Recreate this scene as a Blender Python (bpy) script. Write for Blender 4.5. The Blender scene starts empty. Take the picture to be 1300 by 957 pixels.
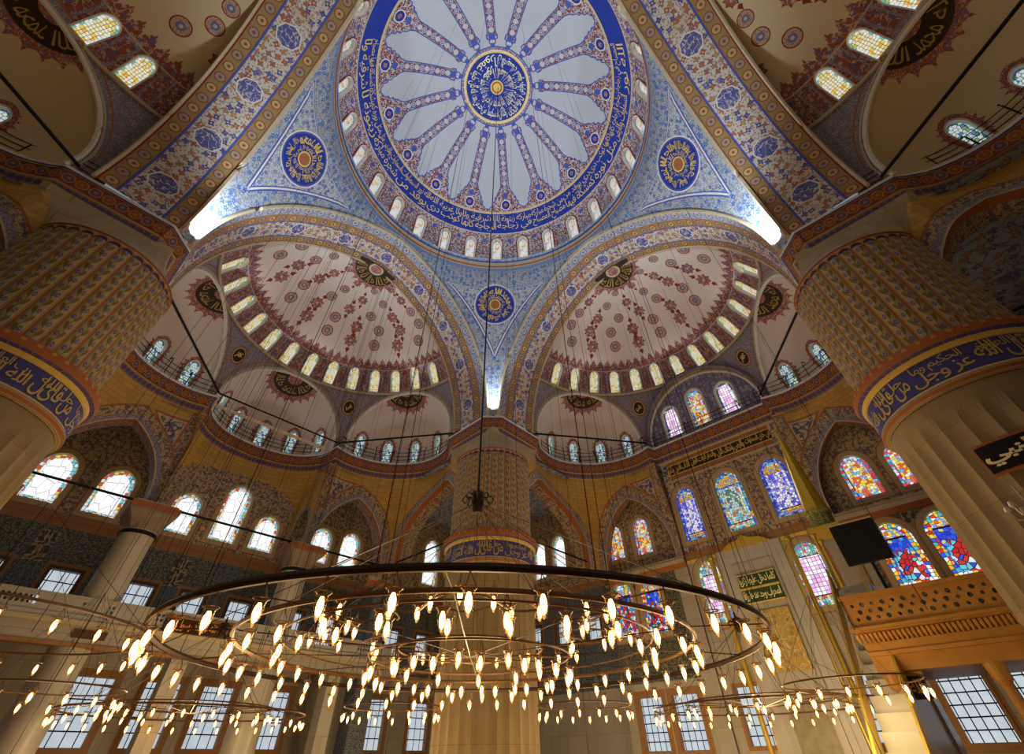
import bpy, math, random
import numpy as np
from mathutils import Vector, Matrix
from mathutils.geometry import delaunay_2d_cdt
PI = math.pi
S2 = 2 ** -.5
EYE = 1.6                      # the eye stands 1.6 m over the floor; heights below are written from eye level
rnd = random.Random(7)
SC = bpy.context.scene
COL = SC.collection
sin, cos, atan2, sqrt, hypot, rad = math.sin, math.cos, math.atan2, math.sqrt, math.hypot, math.radians

# ------------------------------------------------------------------ frames
def W(u, v, z):                # hall axes (u to the front left, v to the front right) -> world
    return (S2 * (v - u), S2 * (u + v), z + EYE)
FR = {'U+': lambda p, q, z: W(p, q, z), 'V+': lambda p, q, z: W(q, p, z),
      'U-': lambda p, q, z: W(-p, q, z), 'V-': lambda p, q, z: W(q, -p, z),
      'W': lambda p, q, z: (q, p, z + EYE)}
SIDE = {'U+': 'front left', 'V+': 'front right', 'U-': 'right', 'V-': 'left'}

# ------------------------------------------------------------------ node materials
class N:
    def __init__(s, name):
        s.m = bpy.data.materials.new(name); s.m.use_nodes = True
        s.t = s.m.node_tree; s.t.nodes.clear()
        s.out = s.t.nodes.new('ShaderNodeOutputMaterial')
    def new(s, k, **kw):
        n = s.t.nodes.new(k)
        for a, b in kw.items(): setattr(n, a, b)
        return n
    def put(s, sock, v):
        if v is None: return
        if isinstance(v, (int, float)): sock.default_value = v
        elif isinstance(v, (tuple, list)):
            v = tuple(v)
            sock.default_value = v if len(v) == len(sock.default_value) else (v + (1,))[:len(sock.default_value)]
        else: s.t.links.new(v, sock)
    def math(s, op, a, b=None, c=None):
        n = s.new('ShaderNodeMath', operation=op)
        for i, v in enumerate((a, b, c)):
            if v is not None: s.put(n.inputs[i], v)
        return n.outputs[0]
    def lt(s, a, b): return s.math('LESS_THAN', a, b)
    def gt(s, a, b): return s.math('GREATER_THAN', a, b)
    def mul(s, a, b): return s.math('MULTIPLY', a, b)
    def add(s, a, b): return s.math('ADD', a, b)
    def sub(s, a, b): return s.math('SUBTRACT', a, b)
    def ab(s, a): return s.math('ABSOLUTE', a)
    def mix(s, f, a, b):
        n = s.new('ShaderNodeMix', data_type='RGBA')
        s.put(n.inputs[0], f); s.put(n.inputs[6], a); s.put(n.inputs[7], b)
        return n.outputs[2]
    def uv(s):
        n = s.new('ShaderNodeUVMap'); n.uv_map = 'UVMap'; return n.outputs[0]
    def xyz(s, v):
        n = s.new('ShaderNodeSeparateXYZ'); s.put(n.inputs[0], v); return n.outputs
    def vec(s, x, y, z=0.0):
        n = s.new('ShaderNodeCombineXYZ')
        for i, v in enumerate((x, y, z)): s.put(n.inputs[i], v)
        return n.outputs[0]
    def vmath(s, op, a, b=None, scale=None):
        n = s.new('ShaderNodeVectorMath', operation=op); s.put(n.inputs[0], a)
        if b is not None: s.put(n.inputs[1], b)
        if scale is not None: s.put(n.inputs[3], scale)
        return n.outputs['Value'] if op in ('LENGTH', 'DOT_PRODUCT') else n.outputs[0]
    def noise(s, v, scale, detail=2, rough=.5, dist=0):
        n = s.new('ShaderNodeTexNoise'); s.put(n.inputs['Vector'], v)
        n.inputs['Scale'].default_value = scale; n.inputs['Detail'].default_value = detail
        n.inputs['Roughness'].default_value = rough; n.inputs['Distortion'].default_value = dist
        return n.outputs[0]
    def vor(s, v, scale, rn=1., feature='F1'):
        n = s.new('ShaderNodeTexVoronoi', voronoi_dimensions='2D', feature=feature)
        s.put(n.inputs['Vector'], v); n.inputs['Scale'].default_value = scale; n.inputs['Randomness'].default_value = rn
        return n.outputs
    def ramp(s, f, stops, const=True):
        n = s.new('ShaderNodeValToRGB'); r = n.color_ramp
        r.interpolation = 'CONSTANT' if const else 'LINEAR'
        while len(r.elements) < len(stops): r.elements.new(.5)
        for e, (p, c) in zip(r.elements, stops): e.position = p; e.color = tuple(c) + (1,)
        s.put(n.inputs[0], f); return n.outputs[0]
    def surf(s, col, rough=.7, spec=.25, metal=0, bump=None, bs=.2):
        b = s.new('ShaderNodeBsdfPrincipled'); s.put(b.inputs['Base Color'], col)
        s.put(b.inputs['Roughness'], rough); b.inputs['Specular IOR Level'].default_value = spec
        b.inputs['Metallic'].default_value = metal
        if bump is not None:
            n = s.new('ShaderNodeBump'); n.inputs['Strength'].default_value = bs; n.inputs['Distance'].default_value = .05
            s.put(n.inputs['Height'], bump); s.t.links.new(n.outputs[0], b.inputs['Normal'])
        s.t.links.new(b.outputs[0], s.out.inputs[0]); return s.m
    def emit(s, col, st):
        e = s.new('ShaderNodeEmission'); s.put(e.inputs[0], col); s.put(e.inputs[1], st)
        s.t.links.new(e.outputs[0], s.out.inputs[0]); return s.m

M = {}
def plain(name, col, rough=.6, metal=0, var=.12, sc=3, spec=.25):
    n = N(name)
    f = n.noise(n.new('ShaderNodeTexCoord').outputs['Object'], sc, 4)
    c = n.mix(f, tuple(x * (1 - var) for x in col), tuple(min(1, x * (1 + var)) for x in col))
    M[name] = n.surf(c, rough, spec, metal)
def spaced(pal):
    return [(i / len(pal), c) for i, c in enumerate(pal)]
def floral(name, ground, pal, scale=2.2, vine=None, leaf=None, petal=.34, petals=5, vw=.022, rn=.75, wear=None, dots=True):
    n = N(name); uv = n.uv()
    v = n.vor(uv, scale, rn); d, c, pos = v[0], v[1], v[2]
    dl = n.vmath('SUBTRACT', uv, pos); x, y, _ = n.xyz(dl)
    ang = n.math('ARCTAN2', y, x); cr = n.xyz(c)
    wob = n.math('COSINE', n.add(n.mul(ang, float(petals)), n.mul(cr[1], 6.3)))
    pd = n.mul(d, n.add(1.0, n.mul(wob, .28)))
    col = n.mix(n.noise(uv, .5, 2), ground, tuple(g * .86 for g in ground))
    if wear: col = n.mix(n.gt(n.noise(uv, .35, 4), .62), col, wear)
    if vine:
        nn = n.noise(uv, scale * .75, 1, .5, .6)
        col = n.mix(n.lt(n.ab(n.sub(nn, .5)), vw), col, vine)
    if leaf:
        v2 = n.vor(n.vmath('ADD', uv, (3.7, 1.3, 0)), scale * 2.3, 1.)
        col = n.mix(n.lt(v2[0], .24), col, leaf)
    fc = n.ramp(cr[0], spaced(pal))
    if dots:
        col = n.mix(n.lt(pd, petal + .05), col, tuple(g * .35 for g in pal[0]))
    col = n.mix(n.lt(pd, petal), col, fc)
    col = n.mix(n.lt(d, petal * .38), col, n.ramp(cr[2], spaced([ground] + pal[::-1])))
    M[name] = n.surf(col, .75)
def chain(name, ground, ring, fill, line, period=1.0, half=.35, alt=None, wave=True):
    """a border: beads strung along u; v runs -half..half over the width"""
    n = N(name); x, y, _ = n.xyz(n.uv())
    k = n.math('DIVIDE', x, period); fx = n.mul(n.sub(n.math('FRACT', k), .5), period)
    yy = y
    r = n.math('SQRT', n.add(n.mul(fx, fx), n.mul(yy, yy)))
    R = min(half * .74, period * .46)
    odd = n.gt(n.math('FRACT', n.mul(n.math('FLOOR', k), .5)), .25)
    f = n.mix(odd, fill, alt or fill)
    col = n.mix(n.noise(n.uv(), 1.5, 3), ground, tuple(g * .8 for g in ground))
    w = n.math('SINE', n.mul(x, 2 * PI / period))
    if wave: col = n.mix(n.lt(n.ab(n.sub(n.mul(w, half * .55), yy)), half * .09), col, line)
    col = n.mix(n.lt(r, R), col, ring)
    col = n.mix(n.lt(r, R * .78), col, f)
    col = n.mix(n.lt(r, R * .3), col, ring)
    col = n.mix(n.gt(n.ab(yy), half * .86), col, line)
    M[name] = n.surf(col, .75)
def courses(name, col, joint, bw=.7, bh=.3, mott=.35, stain=None):
    n = N(name); uv = n.uv()
    b = n.new('ShaderNodeTexBrick'); n.put(b.inputs['Vector'], uv)
    b.inputs['Color1'].default_value = col + (1,); b.inputs['Color2'].default_value = tuple(c * .82 for c in col) + (1,)
    b.inputs['Mortar'].default_value = joint + (1,); b.inputs['Scale'].default_value = 1
    b.inputs['Brick Width'].default_value = bw; b.inputs['Row Height'].default_value = bh
    b.inputs['Mortar Size'].default_value = .018; b.inputs['Mortar Smooth'].default_value = .3
    f = n.noise(uv, 1.1, 5, .6)
    c = n.mix(n.mul(n.sub(f, .35), mott * 3), b.outputs[0], stain or tuple(x * .4 for x in col))
    M[name] = n.surf(c, .7)
def lattice_tile(name, a, b, c, scale=2.6):
    n = N(name); uv = n.uv()
    v = n.vor(uv, scale, 0.); e = n.vor(uv, scale, .25, 'DISTANCE_TO_EDGE')
    v2 = n.vor(uv, scale * 2.6, .9)
    col = n.mix(n.lt(v2[0], .33), a, b)
    col = n.mix(n.lt(n.ab(n.sub(e[0], .12)), .03), col, c)
    M[name] = n.surf(col, .35, .5)
def stained(name, pal, scale=6, lead=.05, st=4., rn=.35, leadc=(.02, .02, .02), sy=1.):
    st *= 2.3
    n = N(name); x, y, _ = n.xyz(n.uv()); uv = n.vec(x, n.mul(y, sy))
    v = n.vor(uv, scale, rn); e = n.vor(uv, scale, rn, 'DISTANCE_TO_EDGE')
    c = n.ramp(n.xyz(v[1])[0], spaced(pal))
    f = n.lt(e[0], lead)
    col = n.mix(f, c, leadc)
    M[name] = n.emit(col, st)
def barred(name, col, st, bw=.5, bh=.5, w=.05, bar=(.05, .035, .02)):
    st *= 1.4
    n = N(name); x, y, _ = n.xyz(n.uv())
    fx = n.ab(n.sub(n.math('FRACT', n.math('DIVIDE', x, bw)), .5)); fy = n.ab(n.sub(n.math('FRACT', n.math('DIVIDE', y, bh)), .5))
    f = n.math('MAXIMUM', n.gt(fx, .5 - w), n.gt(fy, .5 - w))
    c = n.mix(n.noise(n.uv(), 1.2, 2), col, tuple(k * .6 for k in col))
    M[name] = n.emit(n.mix(f, c, bar), n.mul(n.sub(1., n.mul(f, .95)), st))
def zigleaf(name, ground, leaf, flower, edge, edge2, per=1.0):
    """one flute: u in -0.5..0.5 across the flute, v metres up"""
    n = N(name); x, y, _ = n.xyz(n.uv())
    k = n.math('DIVIDE', y, per); fy = n.math('FRACT', k)
    w = n.math('SINE', n.mul(k, 2 * PI))
    col = n.mix(n.noise(n.uv(), 2, 3), ground, tuple(g * .8 for g in ground))
    col = n.mix(n.lt(n.ab(n.sub(x, n.mul(w, .10))), .03), col, leaf)
    ly = n.sub(n.math('FRACT', n.mul(k, 2.)), .5)
    sgn = n.sub(n.mul(n.gt(fy, .5), 2.), 1.)
    lx = n.add(x, n.mul(sgn, .13))
    q = n.add(n.math('POWER', n.math('DIVIDE', n.sub(lx, n.mul(n.mul(ly, sgn), -.22)), .13), 2.), n.math('POWER', n.math('DIVIDE', ly, .42), 2.))
    col = n.mix(n.lt(q, 1.), col, leaf)
    lx2 = n.sub(x, n.mul(sgn, .17)); ly2 = n.sub(n.math('FRACT', n.add(n.mul(k, 2.), .5)), .5)
    r = n.math('SQRT', n.add(n.math('POWER', n.math('DIVIDE', lx2, .13), 2.), n.math('POWER', n.math('DIVIDE', n.sub(n.math('FRACT', n.mul(k, 2.)), .5), .26), 2.)))
    r = n.mul(r, n.add(1., n.mul(n.math('COSINE', n.mul(n.math('ARCTAN2', ly2, lx2), 5.)), .2)))
    col = n.mix(n.lt(r, .95), col, flower)
    col = n.mix(n.lt(r, .3), col, ground)
    ax = n.ab(x)
    col = n.mix(n.gt(ax, .37), col, edge2)
    col = n.mix(n.gt(ax, .41), col, edge)
    col = n.mix(n.gt(ax, .47), col, edge2)
    M[name] = n.surf(col, .7)

BLUE = (.03, .07, .42); DBLUE = (.02, .035, .20); RED = (.30, .03, .02); RUST = (.35, .13, .05); GOLD = (.62, .38, .06)
CREAM = (.62, .58, .46); GREYB = (.36, .43, .52); OLIVE = (.25, .22, .05)
plain('plaster_dome', (.44, .47, .50), .8, var=.05, sc=.3)
plain('plaster_pink', (.62, .55, .49), .8, var=.07, sc=.4)
plain('plaster_warm_lit', (.58, .47, .28), .8, var=.1, sc=.4)  # same plaster as plaster_pink, with warm dim light put into its colour
plain('gold', (.85, .56, .10), .35, .6, spec=.5)
plain('gold_paint', (.75, .55, .12), .5)
plain('pale_gold', (.85, .80, .42), .5)
plain('black', (.008, .007, .006), .5)
plain('iron', (.012, .010, .009), .45, .3)
plain('bronze', (.16, .09, .035), .4, .5)
plain('deep_blue', (.010, .034, .29), .6, var=.2, sc=1.5)
plain('deep_red', (.22, .03, .015), .7)
plain('rust', RUST, .7)
plain('blue_line', (.05, .10, .40), .7)
plain('white_line', (.70, .66, .56), .7)
plain('stone_edge', (.50, .42, .28), .7)
plain('brown_stone', (.32, .17, .07), .6)
plain('wood', (.42, .22, .06), .45, var=.3, sc=2)
plain('dark_wood', (.10, .05, .02), .5)
plain('marble', (.42, .40, .35), .35, var=.14, sc=1.2, spec=.4)
plain('grey_marble', (.46, .45, .42), .4, var=.2, sc=1.2, spec=.4)
plain('gilt', (.60, .42, .06), .4, .3)
plain('green_board', (.03, .08, .04), .6)
plain('brown_black', (.035, .02, .012), .6)
floral('drum_floral', (.20, .05, .045), [(.62, .60, .60), (.62, .60, .60), (.05, .14, .50), (.60, .57, .55)], 3.3, vine=(.50, .46, .44), leaf=(.50, .46, .46), petal=.22, vw=.03)
floral('rib_border', (.20, .035, .03), [(.55, .52, .52), (.06, .13, .45), (.55, .5, .5)], 2.6, vine=(.50, .47, .46), leaf=(.50, .45, .44), petal=.2, vw=.035)
chain('rib', (.24, .075, .06), (.50, .50, .54), (.14, .20, .42), (.16, .20, .42), .5, .32, alt=(.46, .48, .54))
floral('pendentive', (.50, .54, .56), [(.10, .17, .40), (.12, .20, .42), (.20, .26, .42), (.45, .44, .34)], 2.9, vine=(.24, .31, .48), leaf=(.22, .27, .42), petal=.24, vw=.015)
chain('pendentive_border', (.38, .42, .46), (.16, .24, .45), (.46, .46, .40), (.18, .26, .46), .8, .4)
floral('soffit', (.60, .56, .47), [(.08, .09, .32), (.46, .15, .05), (.10, .13, .36), (.50, .27, .07), (.44, .13, .05)], 2.1, vine=(.17, .18, .36), leaf=(.40, .22, .13), petal=.23, petals=4, wear=(.50, .44, .30), vw=.013)
chain('soffit_border', (.34, .23, .09), (.26, .07, .03), (.46, .34, .15), (.26, .03, .015), .8, .38, alt=(.30, .26, .22), wave=False)
chain('scroll_strip', (.36, .40, .44), (.10, .15, .38), (.44, .40, .30), (.12, .16, .40), .95, .42)
floral('soffit_medal', (.10, .11, .30), [(.14, .15, .36)], 4, vine=(.46, .44, .46), petal=.16, dots=False, vw=.03)
floral('semi_floral', (.26, .07, .05), [(.10, .12, .36), (.48, .36, .28), (.42, .12, .06)], 3.2, vine=(.48, .34, .26), leaf=(.40, .24, .18), petal=.26)
floral('crest', (.30, .09, .06), [(.14, .12, .30), (.48, .34, .26)], 2.8, vine=(.46, .32, .24), petal=.26)
floral('rose', (.34, .10, .06), [(.50, .33, .24), (.12, .12, .34)], 5, vine=(.52, .36, .28), petal=.24)
floral('spandrel_blue', (.27, .26, .33), [(.30, .19, .15), (.38, .36, .38)], 3.2, vine=(.38, .36, .40), leaf=(.14, .15, .30), petal=.2)
chain('rib_edge', (.40, .34, .28), (.13, .15, .36), (.40, .36, .34), (.12, .14, .36), .55, .2)
floral('arabesque', (.50, .38, .20), [(.14, .13, .18), (.18, .14, .14), (.26, .15, .07)], 3.0, vine=(.13, .11, .13), leaf=(.20, .16, .14), petal=.18, vw=.032)
floral('arabesque_bold', (.52, .45, .32), [(.13, .12, .20)], 2.3, vine=(.10, .10, .17), petal=.16, vw=.055)
floral('lunette_blue', (.16, .18, .34), [(.40, .38, .44), (.36, .16, .12)], 2.2, vine=(.34, .36, .50), petal=.26)
lattice_tile('iznik', (.045, .06, .055), (.16, .17, .13), (.22, .21, .15), 2.2)
lattice_tile('iznik_blue', (.05, .07, .10), (.14, .17, .20), (.20, .22, .22), 2.8)
lattice_tile('star_tile', (.05, .05, .04), (.30, .25, .12), (.45, .38, .22), 1.3)
chain('cornice_face', (.22, .06, .025), (.40, .19, .05), (.26, .10, .04), (.34, .13, .04), .5, .34, alt=(.10, .08, .20))
chain('cornice_fringe', (.36, .22, .09), (.09, .08, .22), (.10, .08, .25), (.26, .08, .04), .3, .2)
courses('honey_stone', (.58, .36, .09), (.36, .20, .05), .75, .3, .22, stain=(.34, .17, .04))
courses('grey_stone', (.42, .38, .30), (.25, .21, .15), 1.4, .9, .25)
courses('marble_wall', (.42, .39, .33), (.30, .26, .20), 1.6, 1.3, .12, stain=(.38, .32, .24))
zigleaf('flute', (.46, .37, .18), (.20, .15, .035), (.15, .13, .29), (.48, .27, .08), (.30, .11, .04), .85)
# glass
WH = (1, 1, 1)
stained('glass_drum', [(1, .96, .90), (1, .76, .45), (.75, .85, 1), (1, .88, .78), (.65, .5, .4)], 4.6, .06, .95, .3)
stained('glass_drum_edge', [(.55, .8, .9), (.9, .95, 1), (.6, .7, .8)], 4.5, .05, .45, .3)
stained('glass_amber', [(1, .90, .52), (1, .66, .10), (1, .96, .75), (.95, .50, .06), (.9, .80, .5)], 6.2, .075, .85, .25, (.14, .07, .01))
stained('glass_amber_edge', [(.75, .95, 1), (.2, .55, .35), (.95, 1, 1), (.9, .95, .9)], 5., .05, .8, .3)
stained('glass_green', [(.75, .95, 1), (.15, .40, .14), (.9, 1, 1), (.12, .28, .55), (.30, .5, .16), (.95, 1, 1)], 5.6, .07, .62, .5)
stained('glass_green_edge', [(.04, .12, .10), (.5, .8, .8), (.04, .08, .25)], 5., .06, .8, .5)
stained('glass_white', [(1, 1, 1), (.92, .96, 1), (1, 1, .98)], 2.2, .022, 1.2, .6, (.2, .18, .18), .6)
stained('glass_white_edge', [(.95, 1, 1), (.25, .75, .85), (1, .75, .12), (.9, 1, 1), (.80, .12, .06), (1, 1, 1)], 4.6, .06, .75, .45)
stained('glass_blue', [(.35, .45, 1), (.95, .95, 1), (.10, .12, .75), (.25, .7, .75), (.9, .6, .8), (.06, .06, .55)], 6.5, .06, .95, .7)
stained('glass_blue_edge', [(.10, .12, .75), (.04, .05, .40), (.25, .45, .85), (.08, .10, .6)], 7.5, .06, .85, .5)
stained('glass_orange_edge', [(.10, .16, .75), (.95, .55, .10), (.10, .55, .60), (.06, .08, .5)], 5.5, .06, .9, .5)
stained('glass_yellow', [(1, .78, .10), (.98, .93, .7), (.85, .15, .06), (1, .65, .05), (.25, .45, .9)], 6.5, .06, 1., .7)
stained('glass_red_edge', [(.75, .05, .06), (.20, .60, .85), (.95, .9, 1), (.80, .08, .12), (.1, .25, .7)], 6., .06, .95, .4)
stained('glass_royal', [(.04, .10, .95), (.06, .16, .85), (.80, .04, .04), (.85, .93, 1), (.03, .05, .7), (.05, .4, .9)], 5.2, .05, .95, .8)
stained('glass_jewel_edge', [(.95, .70, .05), (.75, .04, .03), (.05, .12, .85), (.95, .95, 1), (.95, .45, .03), (.08, .55, .5)], 5.5, .07, 1., .5)
stained('glass_pink', [(.95, .55, .85), (1, .95, 1), (.75, .45, .85), (1, 1, 1)], 4.6, .07, 1.15, .05, (.25, .1, .2))
stained('glass_pink_edge', [(.10, .45, .25), (.9, .7, .1), (.85, .95, .95), (.2, .25, .6), (.7, .15, .2)], 6.5, .06, 1.05, .5)
barred('glass_day', (.82, .92, 1), 1.3, .55, .62, .045)
barred('glass_day_small', (.85, .94, 1), 1.4, .38, .42, .06)
floral('pendentive_edge', (.40, .44, .46), [(.08, .18, .45), (.40, .38, .28)], 2.6, vine=(.16, .24, .45), leaf=(.14, .22, .42), petal=.24)
plain('flute_edge', (.50, .22, .05), .6)
plain('belt_blue', (.06, .06, .24), .6, var=.2)
courses('pier_marble', (.33, .255, .135), (.26, .17, .07), 6., 2.2, .3, stain=(.24, .15, .05))
chain('cornice_face2', (.42, .12, .03), (.50, .2, .04), (.55, .28, .05), (.5, .12, .03), .4, .1)
floral('spandrel_soffit', (.30, .22, .16), [(.14, .12, .28), (.32, .12, .05)], 2.2, vine=(.12, .12, .26), petal=.24)
plain('gold_stone', (.46, .36, .20), .6)
plain('dark_frame', (.10, .06, .035), .5)
plain('rust2', (.34, .14, .05), .7)
floral("carpet", (.35, .04, .03), [(.10, .10, .28), (.50, .38, .22)], 1.2, vine=(.45, .28, .16), leaf=(.2, .1, .1))
floral('carpet', (.35, .04, .03), [(.10, .10, .28), (.50, .38, .22)], 1.2, vine=(.45, .28, .16), leaf=(.2, .1, .1))
floral('vault_paint', (.30, .36, .42), [(.14, .12, .3), (.40, .18, .08)], 1.6, vine=(.14, .16, .32), petal=.22)
plain('brown_stone2', (.26, .21, .15), .5)
plain('orange_paint', (.75, .30, .05), .5)
plain('soffit_medal2', (.30, .27, .18), .4, var=.4, sc=3)
plain('cone_gold', (.55, .38, .04), .35, .5); floral('green_gold', (.42, .36, .10), [(.12, .22, .08)], 4, vine=(.10, .18, .06))
plain('wood_gold', (.46, .23, .05), .45, var=.3, sc=2.5); plain('wood_dark2', (.12, .05, .015), .5)
plain('glassy', (.45, .42, .36), .15, spec=.8)
plain('bronze_dark', (.05, .032, .02), .4, .5)
floral('gilt_ornament', (.52, .36, .10), [(.60, .48, .22), (.30, .22, .10)], 3, vine=(.62, .52, .30), petal=.2)
stained('glass_turquoise', [(.15, .65, .70), (.9, 1, 1), (.8, .2, .1), (.3, .75, .85), (.95, .85, .3), (1, 1, 1)], 7., .07, .85, .6)
stained('glass_orange', [(1, .45, .05), (.95, .6, .1), (.8, .25, .05), (.2, .4, .8)], 7., .07, .85, .5)
stained('glass_ruby', [(.75, .03, .03), (.85, .95, 1), (.80, .06, .05), (.2, .75, .85), (.9, 1, 1), (.05, .12, .8)], 4.6, .08, .85, .9)
stained('glass_cobalt', [(.03, .08, .9), (.05, .14, .95), (.03, .05, .7), (.10, .35, .95), (.85, .75, .2), (.04, .09, .85), (.05, .12, .9)], 5.5, .05, .9, .8)
stained('glass_violet', [(.95, .95, 1), (.25, .25, .95), (.9, .75, .95), (.12, .12, .8), (1, 1, 1), (.4, .3, .9)], 6.5, .07, .95, .7)
plain('dull_gold', (.40, .27, .07), .6)
plain('blue_grey', (.14, .15, .30), .7)
floral('medal_ring', (.48, .34, .24), [(.34, .12, .08)], 6, vine=(.30, .10, .07), petal=.2, dots=False)
courses('tan_stone', (.47, .37, .20), (.30, .22, .11), 1.2, .8, .3, stain=(.26, .18, .08))
plain('band_brown', (.30, .17, .07), .6)
plain('low_glass_bar', (.1, .06, .03), .6)
plain('band_gold', (.52, .40, .10), .5)

# ------------------------------------------------------------------ objects
def link(name, me, parent=None, loc=(0, 0, 0)):
    o = bpy.data.objects.new(name, me); COL.objects.link(o)
    if parent is not None:
        o.parent = parent
    o.location = loc
    return o
def tag(o, label=None, cat=None, group=None, kind=None):
    if label: o['label'] = label
    if cat: o['category'] = cat
    if group: o['group'] = group
    if kind: o['kind'] = kind
    return o
def thing(name, loc, label, cat, group=None, kind=None):
    return tag(link(name, None, None, loc), label, cat, group, kind)

class MB:
    """collects faces with a material and face-corner uvs, links them as ONE mesh object"""
    def __init__(s): s.v = []; s.f = []; s.m = []; s.uv = []
    def face(s, pts, mat, uvs=None):
        b = len(s.v); s.v += [tuple(p) for p in pts]; s.f.append(tuple(range(b, b + len(pts)))); s.m.append(mat)
        s.uv.append(uvs or [(0, 0)] * len(pts))
    def grid(s, rows, mat, uvrows=None, closed=False, flip=False):
        """rows: list of lists of points"""
        b = len(s.v); n = len(rows[0])
        for r in rows: s.v += [tuple(p) for p in r]
        for i in range(len(rows) - 1):
            for j in range(n if closed else n - 1):
                j2 = (j + 1) % n
                s.f.append((b + i * n + j, b + i * n + j2, b + (i + 1) * n + j2, b + (i + 1) * n + j))
                s.m.append(mat(i, j) if callable(mat) else mat)
                if uvrows: s.uv.append([uvrows[i][j], uvrows[i][j2], uvrows[i + 1][j2], uvrows[i + 1][j]])
                else: s.uv.append([(0, 0)] * 4)
    def box(s, c, d, mat, ax=None, us=1.):
        ax = ax or ((1, 0, 0), (0, 1, 0), (0, 0, 1))
        c = Vector(c); A = [Vector(a) * (k / 2) for a, k in zip(ax, d)]
        for i in range(3):
            j, k = (i + 1) % 3, (i + 2) % 3
            for sg in (-1, 1):
                o = c + A[i] * sg
                p = [o - A[j] - A[k], o + A[j] - A[k], o + A[j] + A[k], o - A[j] + A[k]]
                u = [(-d[j] / 2, -d[k] / 2), (d[j] / 2, -d[k] / 2), (d[j] / 2, d[k] / 2), (-d[j] / 2, d[k] / 2)]
                if j == 2: u = [(b_, a_) for a_, b_ in u]
                s.face(p, mat, u)
    def tube(s, pts, r, mat, n=6, closed=False):
        pts = [Vector(p) for p in pts]; rows = []; L = 0; uvr = []
        m = len(pts)
        for i, p in enumerate(pts):
            a = pts[(i - 1) % m] if closed or i else p
            b = pts[(i + 1) % m] if closed or i < m - 1 else p
            t = (b - a).normalized()
            up = Vector((0, 0, 1)) if abs(t.z) < .9 else Vector((1, 0, 0))
            x = t.cross(up).normalized(); y = t.cross(x)
            rr = r[i] if isinstance(r, (list, tuple)) else r
            rows.append([p + (x * cos(2 * PI * k / n) + y * sin(2 * PI * k / n)) * rr for k in range(n)])
            if i: L += (pts[i] - pts[i - 1]).length
            uvr.append([(L, rr * 2 * PI * k / n) for k in range(n + 1)])
        if closed: rows.append(rows[0]); uvr.append(uvr[0])
        b0 = len(s.f)
        s.grid(rows, mat, None, closed=True)
        if not closed:
            s.face(rows[0], mat); s.face(rows[-1], mat)
    def lathe(s, c, prof, mat, n=32, a0=0, a1=2 * PI, upper=None, uscale=None):
        """prof: (r, z) list; c = world centre (z of profile 0)"""
        full = abs(a1 - a0 - 2 * PI) < 1e-6
        rows = []; uvr = []; L = 0
        for i, (r, z) in enumerate(prof):
            if i: L += hypot(r - prof[i - 1][0], z - prof[i - 1][1])
            k = n if full else n + 1
            rows.append([(c[0] + r * cos(a0 + (a1 - a0) * j / n), c[1] + r * sin(a0 + (a1 - a0) * j / n), c[2] + z) for j in range(k)])
            uvr.append([((uscale or max(q[0] for q in prof)) * (a1 - a0) * j / n, L) for j in range(n + 2)])
        if callable(mat): s.grid(rows, mat, uvr, closed=full)
        else: s.grid(rows, mat, uvr, closed=full)
    def build(s, name, parent=None, origin=None, smooth=False):
        me = bpy.data.meshes.new(name)
        org = Vector(origin) if origin is not None else (Vector(parent.location) if parent is not None and parent.type == 'EMPTY' and parent.parent is None else
              (Vector(parent['_o']) if parent is not None and '_o' in parent else None))
        V = np.array(s.v, float)
        own = None
        if org is None:
            lo, hi = V.min(0), V.max(0); org = Vector(((lo[0] + hi[0]) / 2, (lo[1] + hi[1]) / 2, lo[2])); own = True
        V = V - np.array(org)
        me.from_pydata([tuple(p) for p in V], [], s.f)
        names = []
        for m in s.m:
            if m not in names: names.append(m)
        for m in names: me.materials.append(M[m])
        ix = {m: i for i, m in enumerate(names)}
        me.polygons.foreach_set('material_index', [ix[m] for m in s.m])
        ul = me.uv_layers.new(name='UVMap')
        flat = [c for f in s.uv for p in f for c in p]
        ul.data.foreach_set('uv', flat)
        if smooth: me.polygons.foreach_set('use_smooth', [True] * len(s.f))
        me.update()
        if parent is None:
            o = link(name, me, None, org)
        else:
            o = link(name, me, parent)
            if own: raise RuntimeError(name)
        o['_o'] = tuple(org)
        return o

def inpoly(px, py, poly):
    P = np.array(poly, float); n = len(P); r = np.zeros(len(px), bool); j = n - 1
    for i in range(n):
        xi, yi, xj, yj = P[i, 0], P[i, 1], P[j, 0], P[j, 1]
        if yi != yj:
            r ^= ((yi > py) != (yj > py)) & (px < (xj - xi) * (py - yi) / (yj - yi) + xi)
        j = i
    return r
def dens(poly, h, closed=True):
    out = []; n = len(poly)
    for i in range(n if closed else n - 1):
        a = poly[i]; b = poly[(i + 1) % n]; k = max(1, int(math.ceil(hypot(b[0] - a[0], b[1] - a[1]) / h)))
        out += [(a[0] + (b[0] - a[0]) * t / k, a[1] + (b[1] - a[1]) * t / k) for t in range(k)]
    if not closed: out.append(poly[-1])
    return out
def circ(c, r, n=32, spikes=0, amp=0): 
    out = []
    for k in range(n):
        rr = r + (amp * (1 if k % 2 else 0)) if spikes else r
        out.append((c[0] + rr * cos(2 * PI * k / n), c[1] + rr * sin(2 * PI * k / n)))
    return out
def spiky(c, r, amp, n):
    out = []
    for k in range(n):
        for t, a in ((0, 0), (.3, .25), (.5, 1), (.7, .25)):
            g = 2 * PI * (k + t) / n; out.append((c[0] + (r + amp * a) * cos(g), c[1] + (r + amp * a) * sin(g)))
    return out
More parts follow.
